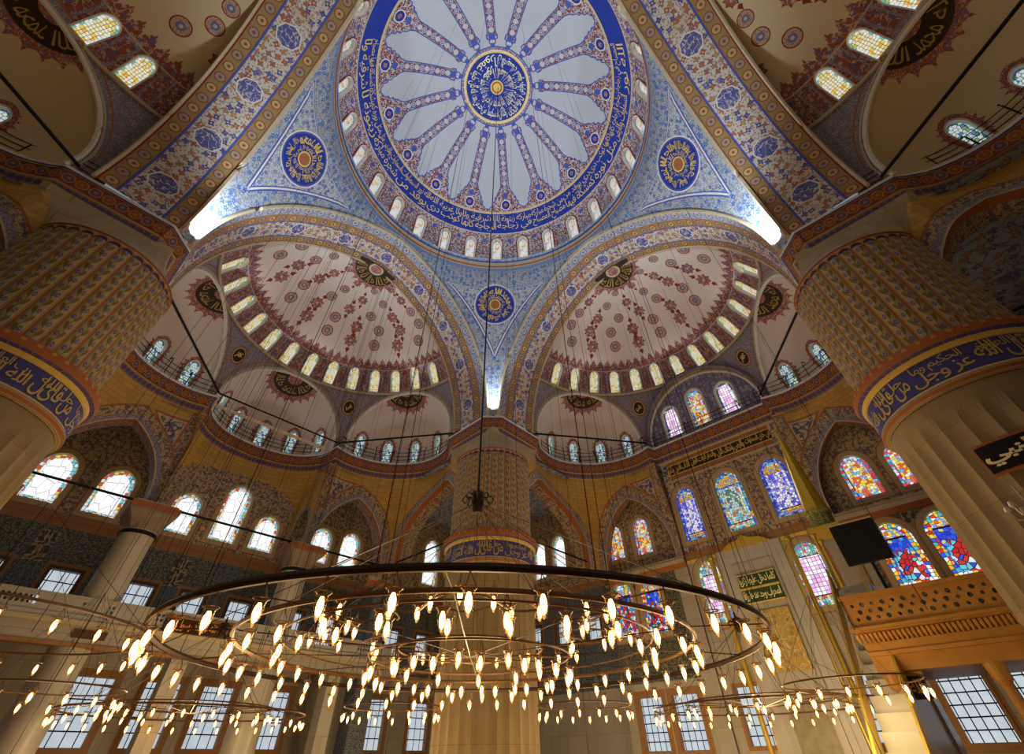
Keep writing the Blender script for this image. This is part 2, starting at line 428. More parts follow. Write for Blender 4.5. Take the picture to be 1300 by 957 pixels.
def arched(w, h, n=7, point=0.12):
    """outline, origin at the middle of the sill"""
    r = w / 2; pts = [(-r, 0), (r, 0)]; R = r * (1 + point); yc = h - sqrt(R * R - (R - r) ** 2)
    a_end = math.acos((R - r) / R)
    right = [(r - R + R * cos(a_end * k / n), yc + R * sin(a_end * k / n)) for k in range(n + 1)]
    pts += right
    pts += [(-x, y) for x, y in right[::-1][1:]]
    return pts
def placed(pts, o, up):
    """local outline -> domain, 'up' a unit vector in the domain"""
    r = (up[1], -up[0])
    return [(o[0] + x * r[0] + y * up[0], o[1] + x * r[1] + y * up[1]) for x, y in pts]
def grow(pts, d):
    n = len(pts); out = []; area = sum(pts[i][0] * pts[(i + 1) % n][1] - pts[(i + 1) % n][0] * pts[i][1] for i in range(n))
    sg = 1 if area > 0 else -1
    for i in range(n):
        a, b, c = Vector(pts[i - 1]), Vector(pts[i]), Vector(pts[(i + 1) % n])
        e1 = (b - a); e2 = (c - b)
        n1 = Vector((e1.y, -e1.x)).normalized() * sg; n2 = Vector((e2.y, -e2.x)).normalized() * sg
        m = n1 + n2; k = max(.35, m.length_squared / 2)
        q = b + m * (d / k); out.append((q.x, q.y))
    return out

def patch(outer, holes, regions, S, h, base, uvf=None, extra=(), keep=None, gridpts=True):
    """Triangulated surface piece. regions = [(polygon, material, part name or None, uv function or None)], later ones win.
    Returns {part name or '': MB}."""
    V = []; E = []
    def addloop(poly, hh, closed=True):
        p = dens(poly, hh, closed); b = len(V); V.extend(p); n = len(p)
        E.extend((b + i, b + (i + 1) % n) for i in range(n if closed else n - 1))
    addloop(outer, h)
    for q in holes: addloop(q, h)
    for r in regions: addloop(r[0], h)
    for q in extra: addloop(q, h, False)
    ox = [p[0] for p in outer]; oy = [p[1] for p in outer]
    if gridpts:
        gx = np.arange(min(ox) + h / 2, max(ox), h); gy = np.arange(min(oy) + h / 2, max(oy), h * .87)
        G = [(x + (h / 2 if j % 2 else 0), y) for j, y in enumerate(gy) for x in gx]
        if G:
            G = np.array(G); VV = np.array(V)
            ok = inpoly(G[:, 0], G[:, 1], outer)
            G = G[ok]
            keepg = []
            for i in range(0, len(G), 500):
                D = ((G[i:i + 500, None, :] - VV[None]) ** 2).sum(2).min(1); keepg.append(D > (h * .3) ** 2)
            if keepg: V += [tuple(p) for p in G[np.concatenate(keepg)]]
    res = delaunay_2d_cdt([Vector(p) for p in V], E, [], 0, 1e-5, False)
    P = np.array([(p.x, p.y) for p in res[0]]); T = [tuple(f) for f in res[2]]
    Ta = np.array(T); Cn = P[Ta].mean(1)
    ok = inpoly(Cn[:, 0], Cn[:, 1], outer)
    for q in holes: ok &= ~inpoly(Cn[:, 0], Cn[:, 1], q)
    lab = np.full(len(T), -1)
    for i, r in enumerate(regions): lab[inpoly(Cn[:, 0], Cn[:, 1], r[0])] = i
    S3 = [S(x, y) for x, y in P]
    out = {}
    maps = {}
    for k in np.nonzero(ok)[0]:
        t = T[k]
        if keep is not None and not keep(*Cn[k]): continue
        i = lab[k]
        if i >= 0: mat, part, uf = regions[i][1], regions[i][2] or '', (regions[i][3] if len(regions[i]) > 3 else None) or uvf
        else: mat, part, uf = base, '', uvf
        if mat is None: continue
        mb = out.setdefault(part, MB()); mp = maps.setdefault(part, {})
        f = []
        for j in t:
            if j not in mp: mp[j] = len(mb.v); mb.v.append(tuple(S3[j]))
            f.append(mp[j])
        mb.f.append(tuple(f)); mb.m.append(mat)
        c = Cn[k]
        mb.uv.append([uf(P[j][0], P[j][1], c[0], c[1]) if uf else (P[j][0], P[j][1]) for j in t])
    return out
def build_parts(out, root, main, smooth=True):
    """'' becomes a part called main; others by their name (before '#')"""
    objs = {}
    for k, mb in out.items():
        if mb.f: objs[k] = mb.build(k.split('#')[0] or main, root, smooth=smooth)
    return objs

# ------------------------------------------------------------------ surfaces
def sphere_map(frame, c, R):
    F = FR[frame]
    def S(x, y, d=0.):
        rho = hypot(x, y); az = atan2(y, x); a = rho / R; r = (R - d)
        return F(c[0] + r * sin(a) * cos(az), c[1] + r * sin(a) * sin(az), c[2] + r * cos(a))
    return S
def dome_pt(R, az, el):           # degrees -> domain point
    r = R * rad(90 - el); return (r * cos(rad(az)), r * sin(rad(az)))
def polar_uv(R0, rmid=0.):
    def f(x, y, cx, cy):
        ca = atan2(cy, cx); a = atan2(y, x)
        while a - ca > PI: a -= 2 * PI
        while a - ca < -PI: a += 2 * PI
        return (a * R0, hypot(x, y) - rmid)
    return f
def flat_map(F, o, dx, dy, nrm):   # hall-frame plane: o + x*dx + y*dy, d along nrm (towards the hall)
    def S(x, y, d=0.):
        p = [o[i] + x * dx[i] + y * dy[i] + d * nrm[i] for i in range(3)]; return F(*p)
    return S
def sector(R, az0, az1, el0, el1, n=24):
    a = [dome_pt(R, az0 + (az1 - az0) * k / n, el0) for k in range(n + 1)]
    b = [dome_pt(R, az1 + (az0 - az1) * k / n, el1) for k in range(n + 1)]
    return a + b

# ------------------------------------------------------------------ windows
WIN = [0]
# panels of a window: (half width share, from, to as shares of the height, glass)
ZONES = {'zone_royal': ('glass_royal', [(1, .76, 1.2, 'glass_yellow'), (1, .735, .76, 'black'), (1, .34, .735, 'glass_cobalt'), (.16, .05, .56, 'glass_ruby'), (.27, .05, .46, 'glass_ruby'), (1, .0, .06, 'glass_white')]),
         'zone_violet': ('glass_violet', [(1, .86, 1.2, 'glass_turquoise'), (1, .74, .86, 'glass_orange'), (1, 0, .13, 'glass_orange'), (1, .13, .145, 'black')]),
         'zone_turquoise': ('glass_turquoise', [(1, .76, 1.2, 'glass_orange'), (1, .735, .76, 'glass_blue_edge'), (.24, .35, .7, 'glass_green'), (1, .12, .135, 'black')]),
         'zone_pink': ('glass_pink', [(1, .78, 1.2, 'glass_turquoise'), (1, .765, .78, 'black'), (1, 0, .16, 'glass_turquoise'), (1, .16, .175, 'black')])}
def window(S, o, up, w, h, label, glass, edge, group=None, ew=.14, depth=.35, trim='stone_edge', cat='stained glass window', outline=None, tw=.07, point=.12):
    """a real opening: reveal, proud trim, leaded glass set back in it. S(x, y, d)"""
    WIN[0] += 1
    out = outline or arched(w, h, point=point)
    fr = MB()
    D = lambda pts, d: [S(*q, d) for q in placed(pts, o, up)]
    a, b = D(out, .0), D(out, -depth)
    n = len(out)
    for i in range(n):
        j = (i + 1) % n
        fr.face([a[i], a[j], b[j], b[i]], trim, [(0, 0), (.2, 0), (.2, .3), (0, .3)])
    g1 = grow(out, tw); g2 = grow(out, -.01); A, B, Cc = D(g1, .035), D(g2, .035), D(g1, -.01)
    for i in range(n):
        j = (i + 1) % n
        fr.face([A[i], A[j], B[j], B[i]], trim, [g1[i], g1[j], g2[j], g2[i]])
        fr.face([A[i], A[j], Cc[j], Cc[i]], trim)
    root = fr.build('window_%d' % WIN[0])
    tag(root, label, cat, group, 'structure')
    d = -(depth * .8)
    out1 = grow(out, -.01)
    inn = grow(out, -ew)
    I3 = D(inn, d); O3 = D(out1, d)
    if edge:
        e = MB()
        for i in range(n):
            j = (i + 1) % n
            e.face([O3[i], O3[j], I3[j], I3[i]], edge, [out1[i], out1[j], inn[j], inn[i]])
        e.build('glass_border', root)
    else: I3, inn = O3, out1
    if glass in ZONES:
        base, zs = ZONES[glass]
        regs = [([(-x * w, a * h), (x * w, a * h), (x * w, b * h), (-x * w, b * h)], mt, None) for x, a, b, mt in zs]
        def SG(x, y, dd=0): return S(*placed([(x, y)], o, up)[0], d)
        patch(inn, [], regs, SG, 3., base, None, gridpts=False)[''].build('glass', root)
    else:
        g = MB()
        cen = (0, h * .45); c3 = D([cen], d)[0]
        for i in range(n):
            j = (i + 1) % n
            g.face([I3[i], I3[j], c3], glass, [inn[i], inn[j], cen])
        g.build('glass', root)
    return out

# ------------------------------------------------------------------ Arabic lettering from the built-in font
# base letter -> (isolated form code, joins on the left?)
_AR = {}
def _reg(ch, code, forms): _AR[ch] = (code, forms)
for ch, code, forms in [('ا', 0xFE8D, 2), ('أ', 0xFE83, 2), ('إ', 0xFE87, 2), ('آ', 0xFE81, 2), ('ب', 0xFE8F, 4), ('ة', 0xFE93, 2), ('ت', 0xFE95, 4),
    ('ث', 0xFE99, 4), ('ج', 0xFE9D, 4), ('ح', 0xFEA1, 4), ('خ', 0xFEA5, 4), ('د', 0xFEA9, 2), ('ذ', 0xFEAB, 2), ('ر', 0xFEAD, 2), ('ز', 0xFEAF, 2),
    ('س', 0xFEB1, 4), ('ش', 0xFEB5, 4), ('ص', 0xFEB9, 4), ('ض', 0xFEBD, 4), ('ط', 0xFEC1, 4), ('ظ', 0xFEC5, 4), ('ع', 0xFEC9, 4), ('غ', 0xFECD, 4),
    ('ف', 0xFED1, 4), ('ق', 0xFED5, 4), ('ك', 0xFED9, 4), ('ل', 0xFEDD, 4), ('م', 0xFEE1, 4), ('ن', 0xFEE5, 4), ('ه', 0xFEE9, 4), ('و', 0xFEED, 2),
    ('ى', 0xFEEF, 2), ('ي', 0xFEF1, 4)]: _reg(ch, code, forms)
def shape_ar(t):
    out = []
    for w in t.split(' '):
        s = ''
        for i, c in enumerate(w):
            if c not in _AR: s += c; continue
            code, forms = _AR[c]
            prev = i > 0 and w[i - 1] in _AR and _AR[w[i - 1]][1] == 4
            nxt = i < len(w) - 1 and w[i + 1] in _AR and forms == 4
            k = (3 if nxt else 1) if prev else (2 if nxt else 0)
            s += chr(code + k)
        out.append(s)
    return ' '.join(out)[::-1]
def lettering(text, height, bold=.02, spacing=.85):
    """-> (verts 2D, faces, width): letters laid left to right starting at x = 0, base on y = 0"""
    cu = bpy.data.curves.new('t', 'FONT'); cu.body = text; cu.size = 1; cu.offset = bold; cu.space_character = spacing; cu.resolution_u = 2
    o = bpy.data.objects.new('t', cu); COL.objects.link(o); bpy.context.view_layer.update()
    me = o.to_mesh(); v = [(p.co.x, p.co.y) for p in me.vertices]; f = [tuple(p.vertices) for p in me.polygons]
    o.to_mesh_clear(); bpy.data.objects.remove(o); bpy.data.curves.remove(cu)
    if not v: return [], [], 1
    a = np.array(v); lo, hi = a.min(0), a.max(0); k = height / (hi[1] - lo[1])
    a = (a - lo) * k
    return [tuple(p) for p in a], f, (hi[0] - lo[0]) * k
def letter_mb(mb, text, x0, x1, y0, y1, S, mat, mirror=False, bold=.02, d=.02, rows=1):
    """writes the text into the box x0..x1, y0..y1 of a surface map"""
    v, f, w = lettering(shape_ar(text), 1., bold)
    if not v: return
    P = [S(*( (x1 - (x1 - x0) * (x / w)) if mirror else (x0 + (x1 - x0) * (x / w)), y0 + (y1 - y0) * y), d) for x, y in v]
    b = len(mb.v); mb.v += [tuple(p) for p in P]
    for q in f:
        mb.f.append(tuple(b + i for i in q)); mb.m.append(mat); mb.uv.append([(0, 0)] * len(q))

# ------------------------------------------------------------------ sweeps along a plan line
def offset_line(pl, d):
    """offset an open 2D polyline to its left by d (mitred)"""
    out = []; n = len(pl)
    for i in range(n):
        a = Vector(pl[max(i - 1, 0)]); b = Vector(pl[i]); c = Vector(pl[min(i + 1, n - 1)])
        e1 = (b - a) if i else (c - b); e2 = (c - b) if i < n - 1 else (b - a)
        n1 = Vector((-e1.y, e1.x)).normalized(); n2 = Vector((-e2.y, e2.x)).normalized()
        m = n1 + n2; k = max(.5, m.length_squared / 2); q = b + m * (d / k); out.append((q.x, q.y))
    return out
def sweep(mb, frame, pl, prof, mats):
    """prof: (offset, z) ... ; mats: one per profile segment"""
    F = FR[frame]
    L = [0]
    for a, b in zip(pl, pl[1:]): L.append(L[-1] + hypot(b[0] - a[0], b[1] - a[1]))
    lines = [(offset_line(pl, d), z) for d, z in prof]
    for i in range(len(prof) - 1):
        w = hypot(prof[i + 1][0] - prof[i][0], prof[i + 1][1] - prof[i][1])
        rows = [[F(x, y, lines[k][1]) for x, y in lines[k][0]] for k in (i, i + 1)]
        mb.grid(rows, mats[i], [[(l, w / 2) for l in L], [(l, -w / 2) for l in L]])

ORD = ['first', 'second', 'third', 'fourth', 'fifth', 'sixth', 'seventh', 'eighth', 'ninth', 'tenth', 'eleventh', 'twelfth', 'thirteenth', 'fourteenth', 'fifteenth',
       'sixteenth', 'seventeenth', 'eighteenth', 'nineteenth', 'twentieth', 'twenty-first', 'twenty-second']
# ------------------------------------------------------------------ the great dome
RD, ZD = 11.4, 33.9
SD = sphere_map('W', (0, 0, ZD), RD)
def main_dome():
    root = thing('central_dome', (0, 0, ZD + EYE), 'great central dome with blue calligraphy band and sixteen painted ribs', 'dome')
    pu = polar_uv(RD)
    holes = []
    n = 0
    for k in range(-10, 11):
        az = .23 + k * 360 / 28
        o = dome_pt(RD, az, -2.2); up = (-cos(rad(az)), -sin(rad(az)))
        side = 'directly above the front pier' if k == 0 else '%s to the %s of the one above the front pier' % (ORD[abs(k) - 1], 'left' if k < 0 else 'right')
        holes.append(placed(window(SD, o, up, 1.38, 3.3, 'pale arched window in the drum of the great dome, ' + side, 'glass_drum', 'glass_drum_edge',
                            group='drum windows under the great dome', trim='white_line', ew=.16), o, up))
        n += 1
    el = lambda e: RD * rad(90 - e)
    C = lambda e, m=96: circ((0, 0), el(e), m)
    reg = []
    for q in holes: reg.append((grow(q, .22), 'deep_red', None, pu))
    # small blue blooms between the windows
    for k in range(28):
        az = .23 + (k + .5) * 360 / 28
        reg.append((circ(dome_pt(RD, az, 13), .26, 12), 'blue_line', None, pu))
        a = rad(az); c = dome_pt(RD, az, .5); reg.append((placed([(-.42, -.2), (.42, -.2), (.42, .2), (-.42, .2)], c, (-cos(a), -sin(a))), 'pendentive_border', None, pu))
    reg += [(C(17.2), 'stone_edge', None, pu), (C(18.0), 'deep_blue', 'calligraphy_band', pu), (C(29.6), 'gold_paint', None, pu),
            (C(30.1), 'stone_edge', None, pu), (C(30.9), 'rib_border', None, None)]
    az0 = 5.5
    for k in range(16):
        a0, a1 = az0 + 22.5 * k, az0 + 22.5 * (k + 1)
        prof = [(72.6, .10), (71.6, .30), (70.2, .32), (69.6, .52), (68, .52), (67, .40), (45, .44), (42.6, .60), (41.2, .82), (39.6, .9), (38.6, 1.12), (36.9, 1.12), (36.4, 1.32), (34.2, 1.38), (33.3, 1.62), (32.6, 1.7)]
        left = [dome_pt(RD, a0 + math.degrees(w / (RD * cos(rad(e)))), e) for e, w in prof]
        right = [dome_pt(RD, a1 - math.degrees(w / (RD * cos(rad(e)))), e) for e, w in prof]
        poly = left + right[::-1]
        reg.append((grow(poly, .10), 'blue_line', None, None))
        reg.append((poly, 'plaster_dome', None, None))
    for k in range(16):
        a = az0 + 22.5 * k; ar = rad(a); up = (cos(ar), sin(ar)); r = (-up[1], up[0])
        def uf(x, y, cx, cy, up=up, r=r): return (x * up[0] + y * up[1], x * r[0] + y * r[1])
        r0, r1 = el(71.5), el(41.5)
        q = [(up[0] * t + r[0] * w, up[1] * t + r[1] * w) for t, w in ((r0, -.27), (r1, -.29), (r1, .29), (r0, .27))]
        reg.append((q, 'rib', 'rib#%d' % k, uf))
        reg.append((circ(dome_pt(RD, a, 34.6), .58, 20), 'white_line', 'rib#%d' % k, None))
        reg.append((circ(dome_pt(RD, a, 34.6), .48, 20), 'deep_blue', 'rib#%d' % k, None))
        reg.append((circ(dome_pt(RD, a, 34.6), .22, 12), 'rose', 'rib#%d' % k, None))
        for e in (39.6, 68.8): reg.append((circ(dome_pt(RD, a, e), .3, 14), 'blue_line', 'rib#%d' % k, None))
        reg.append((circ(dome_pt(RD, a, 72.6), .2, 12), 'blue_line', None, None))
    reg += [(C(74.4, 64), 'white_line', None, None), (C(74.9, 64), 'gold_paint', 'centre_medallion', None), (C(75.6, 64), 'deep_blue', 'centre_medallion', None),
            (circ((0, 0), .62, 32), 'gold_paint', 'centre_medallion', None), (circ((0, 0), .5, 32), 'rust', 'centre_medallion', None), (circ((0, 0), .36, 24), 'gold_paint', 'centre_medallion', None)]
    outer = circ((0, 0), RD * rad(95), 112)
    out = patch(outer, holes, reg, SD, .55, 'drum_floral', pu)
    ob = build_parts(out, root, 'dome_shell')
    mb = MB()
    T = 'الله نور السماوات والارض مثل نوره كمشكاة فيها مصباح المصباح في زجاجة الزجاجة كانها كوكب دري يوقد من شجرة مباركة زيتونة لا شرقية ولا غربية'.split(' ')
    def SB(x, y, d=0): return SD(*dome_pt(RD, x, y), d)
    words = T + T[:9]
    a = 118.; i = 0
    per = 236. / 12
    for c in range(12):
        t = ' '.join(words[(c * 2) % len(words):(c * 2) % len(words) + 2])
        letter_mb(mb, t, a - per + .4, a - .4, 18.9, 25.0, SB, 'gold_paint', bold=-.004)
        t2 = ' '.join(words[(c * 2 + 9) % len(words):(c * 2 + 9) % len(words) + 3])
        letter_mb(mb, t2, a - per + .2, a - .2, 24.2, 29.0, SB, 'gold_paint', bold=-.006)
        a -= per
    mb.build('lettering', ob['calligraphy_band'])
    mb = MB()
    W2 = ['ان الله يمسك', 'السماوات والارض', 'ان تزولا ولئن', 'زالتا ان امسكهما', 'من احد من بعده', 'انه كان حليما', 'غفورا']
    for i, t in enumerate(W2):
        a1 = 180 - i * 360 / 7
        def SM(x, y, d=0, a1=a1): return SD(*dome_pt(RD, x, y), d)
        letter_mb(mb, t, a1 - 49, a1 - 2, 76.2, 81.0, SM, 'pale_gold', bold=.0)
        letter_mb(mb, t, a1 - 40, a1 + 6, 80.6, 86.2, SM, 'pale_gold', bold=.0)
    mb.build('lettering', ob['centre_medallion'])
    # cornice ring under the drum windows
    m = MB()
    prof = [(11.62, 33.55), (11.2, 33.5), (11.12, 33.3), (11.12, 33.0), (11.22, 32.9), (11.16, 32.45), (10.98, 32.3), (10.95, 32.05), (11.04, 31.95), (11.0, 31.7), (11.06, 31.2), (11.1, 30.9)]
    mats = ['stone_edge', 'white_line', 'pendentive', 'blue_line', 'stone_edge', 'white_line', 'stone_edge', 'rust', 'stone_edge', 'pendentive_border', 'pendentive_border']
    rows = [[(r * cos(2 * PI * j / 96), r * sin(2 * PI * j / 96), z + EYE) for j in range(96)] for r, z in prof]
    m.grid(rows, lambda i, j: mats[i], [[(11 * 2 * PI * j / 96, (prof[i][1] - prof[0][1])) for j in range(97)] for i in range(len(prof))], closed=True)
    tag(m.build('trim_1'), 'round stone cornice ring under the windows of the great dome', 'cornice', None, 'structure')
main_dome()

# ------------------------------------------------------------------ pointed great arches and pendentives
AE, AR_, AZ = 2.0, 12.35, 18.7
def half_w(z):
    h = max(0., z - AZ)
    return 0. if h >= sqrt(AR_ ** 2 - AE ** 2) else max(0., sqrt(AR_ ** 2 - h * h) - AE)
ATH = math.acos(AE / AR_); AL = AR_ * ATH
def arch_pt(t):   # t in 0..2*AL ; from q>0 foot to q<0 foot
    if t <= AL: a = t / AR_; return (AR_ * cos(a) - AE, AR_ * sin(a))
    a = (2 * AL - t) / AR_; return (-(AR_ * cos(a) - AE), AR_ * sin(a))
ADEPTH = 3.6
for side in FR:
    if side == 'W': continue
    F = FR[side]
    def SA(t, w, d=0., F=F):
        q, h = arch_pt(min(max(t, 0), 2 * AL)); k = 1 - .02 * w / ADEPTH
        L = hypot(q + (AE if q > 0 else -AE), h) or 1; return F(10.95 + w, (q - d * q / max(abs(q), 4)) * k, AZ + (h - d * h / 11) * k)
    c0, c1 = 10.95, 10.95 + ADEPTH
    root = thing('great_arch', F(11, 0, AZ), 'great pointed arch over the %s side, its soffit painted with flowers and octagons' % SIDE[side], 'arch')
    reg = []
    def bu(c): return lambda x, y, cx, cy: (x, y - c)
    for w0, w1, mt, cc in ((0, .75, 'scroll_strip', .38), (.75, .85, 'rust', 0), (.85, 1.45, 'soffit_border', 1.15), (1.45, 1.53, 'blue_line', 0), (ADEPTH - .75, ADEPTH - .67, 'blue_line', 0), (ADEPTH - .67, ADEPTH - .07, 'soffit_border', ADEPTH - .37)) if side in ('U+', 'V+') else ((0, .12, 'rust', 0), (.12, .82, 'soffit_border', .47), (.82, .92, 'blue_line', 0), (ADEPTH - .92, ADEPTH - .82, 'blue_line', 0), (ADEPTH - .82, ADEPTH - .12, 'soffit_border', ADEPTH - .47), (ADEPTH - .12, ADEPTH, 'deep_red', 0)):
        reg.append(([(0, w0), (2 * AL, w0), (2 * AL, w1), (0, w1)], mt, None, bu(cc)))
    for k in range(9):
        t = 2 * AL * (k + .5) / 9
        cw = ADEPTH / 2 + (.35 if side in ('U+', 'V+') else 0); rr = .5 if side in ('U+', 'V+') else .62
        reg.append((circ((t, cw), rr + .07, 8), 'white_line', 'octagon_medallion#%d' % k))
        reg.append((circ((t, cw), rr, 8), 'soffit_medal', 'octagon_medallion#%d' % k))
    out = patch([(0, 0), (2 * AL, 0), (2 * AL, ADEPTH), (0, ADEPTH)], [], reg, SA, .6, 'soffit')
    build_parts(out, root, 'soffit')
    m = MB()
    pts = []
    for i in range(61):
        q, h = arch_pt(2 * AL * i / 60); pts.append(F(10.93, q * 1.0, AZ + h))
    m.tube(pts, .13, 'stone_edge', 6)
    pts = [F(10.93, arch_pt(2 * AL * i / 60)[0] * 1.035, AZ + arch_pt(2 * AL * i / 60)[1] * 1.025) for i in range(61)]
    m.tube(pts, .09, 'white_line', 5)
    m.tube([F(c1 + .02, arch_pt(2 * AL * i / 60)[0] * .98, AZ + arch_pt(2 * AL * i / 60)[1] * .98) for i in range(61)], .1, 'stone_edge', 5)
    m.build('moulding', root)
def pendentive(su, sv, where):
    def S(x, z, d=0.):
        a = x / 12.; r = sqrt(121 + half_w(z) ** 2) - d if z < AZ + 12 else 11. - d
        return W(su * r * cos(a), sv * r * sin(a), z)
    zz = np.linspace(AZ, 31.3, 24)
    lo = [(12 * atan2(half_w(z), 11), z) for z in zz]; hi = [(12 * (PI / 2 - atan2(half_w(z), 11)), z) for z in zz]
    outer = lo + hi[::-1]
    root = thing('pendentive', W(su * 11, sv * 11, AZ), 'pale blue painted pendentive %s with a round blue and gold roundel' % where, 'pendentive')
    reg = []
    inner = [(x + .95, z) for x, z in lo if 23.5 < z < 30.2]; inner2 = [(x - .95, z) for x, z in hi if 23.5 < z < 30.2]
    def bz(x, y, cx, cy): return (x * .5 + y, ((cx - 9.42) and 0) + 0)
    tri = inner + inner2[::-1]
    reg.append((tri, 'blue_line', None)); t2 = grow(tri, -.09); reg.append((t2, 'white_line', None)); t3 = grow(tri, -.2); reg.append((t3, 'blue_line', None)); t4 = grow(tri, -.27); reg.append((t4, 'pendentive', None))
    c = (12 * PI / 4, 28.35)
    k = 12 / 12.5
    def ell(r, n=32): return [(c[0] + r * k * cos(2 * PI * i / n), c[1] + r * .88 * sin(2 * PI * i / n)) for i in range(n)]
    reg.append((ell(1.82), 'white_line', 'roundel')); reg.append((ell(1.72), 'blue_line', 'roundel')); reg.append((ell(1.6), 'deep_blue', 'roundel')); reg.append((ell(.5), 'gold_paint', 'roundel')); reg.append((ell(.4), 'rust', 'roundel'))
    out = patch(outer, [], reg, S, .45, 'pendentive_edge', lambda x, y, cx, cy: (x, y))
    ob = build_parts(out, root, 'surface')
    mb = MB()
    for i, t in enumerate(['الله', 'محمد', 'رسول الله', 'الله اكبر', 'الحمد لله', 'لا اله الا الله']):
        a1 = 90 - 60 * i
        def SR(x, y, d=0): return S(c[0] + y * k * cos(rad(x)), c[1] + y * .88 * sin(rad(x)), d)
        flip = (su * sv) > 0
        letter_mb(mb, t, a1 + 28, a1 - 28, .95, 1.5, SR, 'gold_paint', bold=.0)
        letter_mb(mb, t, a1 + 58, a1 + 2, .56, .9, SR, 'gold_paint', bold=.0)
        letter_mb(mb, t, a1 + 58, a1 + 31, 1.0, 1.45, SR, 'gold_paint', bold=.0)
    mb.build('lettering', ob['roundel'])
pendentive(1, 1, 'above the front pier'); pendentive(1, -1, 'above the left pier'); pendentive(-1, 1, 'above the right pier'); pendentive(-1, -1, 'behind the viewer')

# ------------------------------------------------------------------ half domes, exedras
CS, RS = (14.5, 0, 19.8), 10.6
def circle_cut(c1, r1, c2, r2, n=72):
    a, b = Vector(c1), Vector(c2); dv = b - a; d = dv.length; d1 = (d * d + r1 * r1 - r2 * r2) / (2 * d); nn = dv / d
    rr = sqrt(r1 * r1 - d1 * d1); cen = a + nn * d1
    x = nn.cross(Vector((0, 0, 1))).normalized(); y = x.cross(nn)
    if y.z < 0: y = -y
    return [cen + (x * cos(2 * PI * k / n) + y * sin(2 * PI * k / n)) * rr for k in range(n)], cen, nn
def to_dom(c, R, P):
    v = (Vector(P) - Vector(c)).normalized(); a = math.acos(max(-1, min(1, v.z))); az = atan2(v.y, v.x); return (R * a * cos(az), R * a * sin(az))
EXE = {'M': ((23.2, 0, 19.4), 4.8, 0.), 'A': ((18.75, 6.75, 19.5), 5.0, 57.), 'B': ((18.75, -6.75, 19.5), 5.0, -57.)}
def medal(reg, c, r, up, mats, part, tails=True):
    if tails:
        reg.append((spiky(c, r * .72, r * .25, 8), 'deep_red', part)); reg.append((circ(c, r * .74, 16), mats[0], part)); reg.append((circ(c, r * .4, 12), mats[1], part)); reg.append((circ(c, r * .18, 8), 'stone_edge', part))
    else:
        reg.append((circ(c, r * .78, 20), 'deep_red', part)); reg.append((circ(c, r * .68, 20), 'medal_ring', part)); reg.append((circ(c, r * .36, 12), 'blue_grey', part)); reg.append((circ(c, r * .16, 8), 'stone_edge', part))
    if tails:
        for sg in (-1, 1):
            rx, ry = -up[1], up[0]; tt = [(1.0, -.10), (1.25, -.32), (1.55, -.12), (1.85, 0), (1.55, .12), (1.25, .32), (1.0, .10)]; reg.append(([(c[0] + up[0] * r * a * sg + rx * r * b, c[1] + up[1] * r * a * sg + ry * r * b) for a, b in tt], 'deep_red', part))
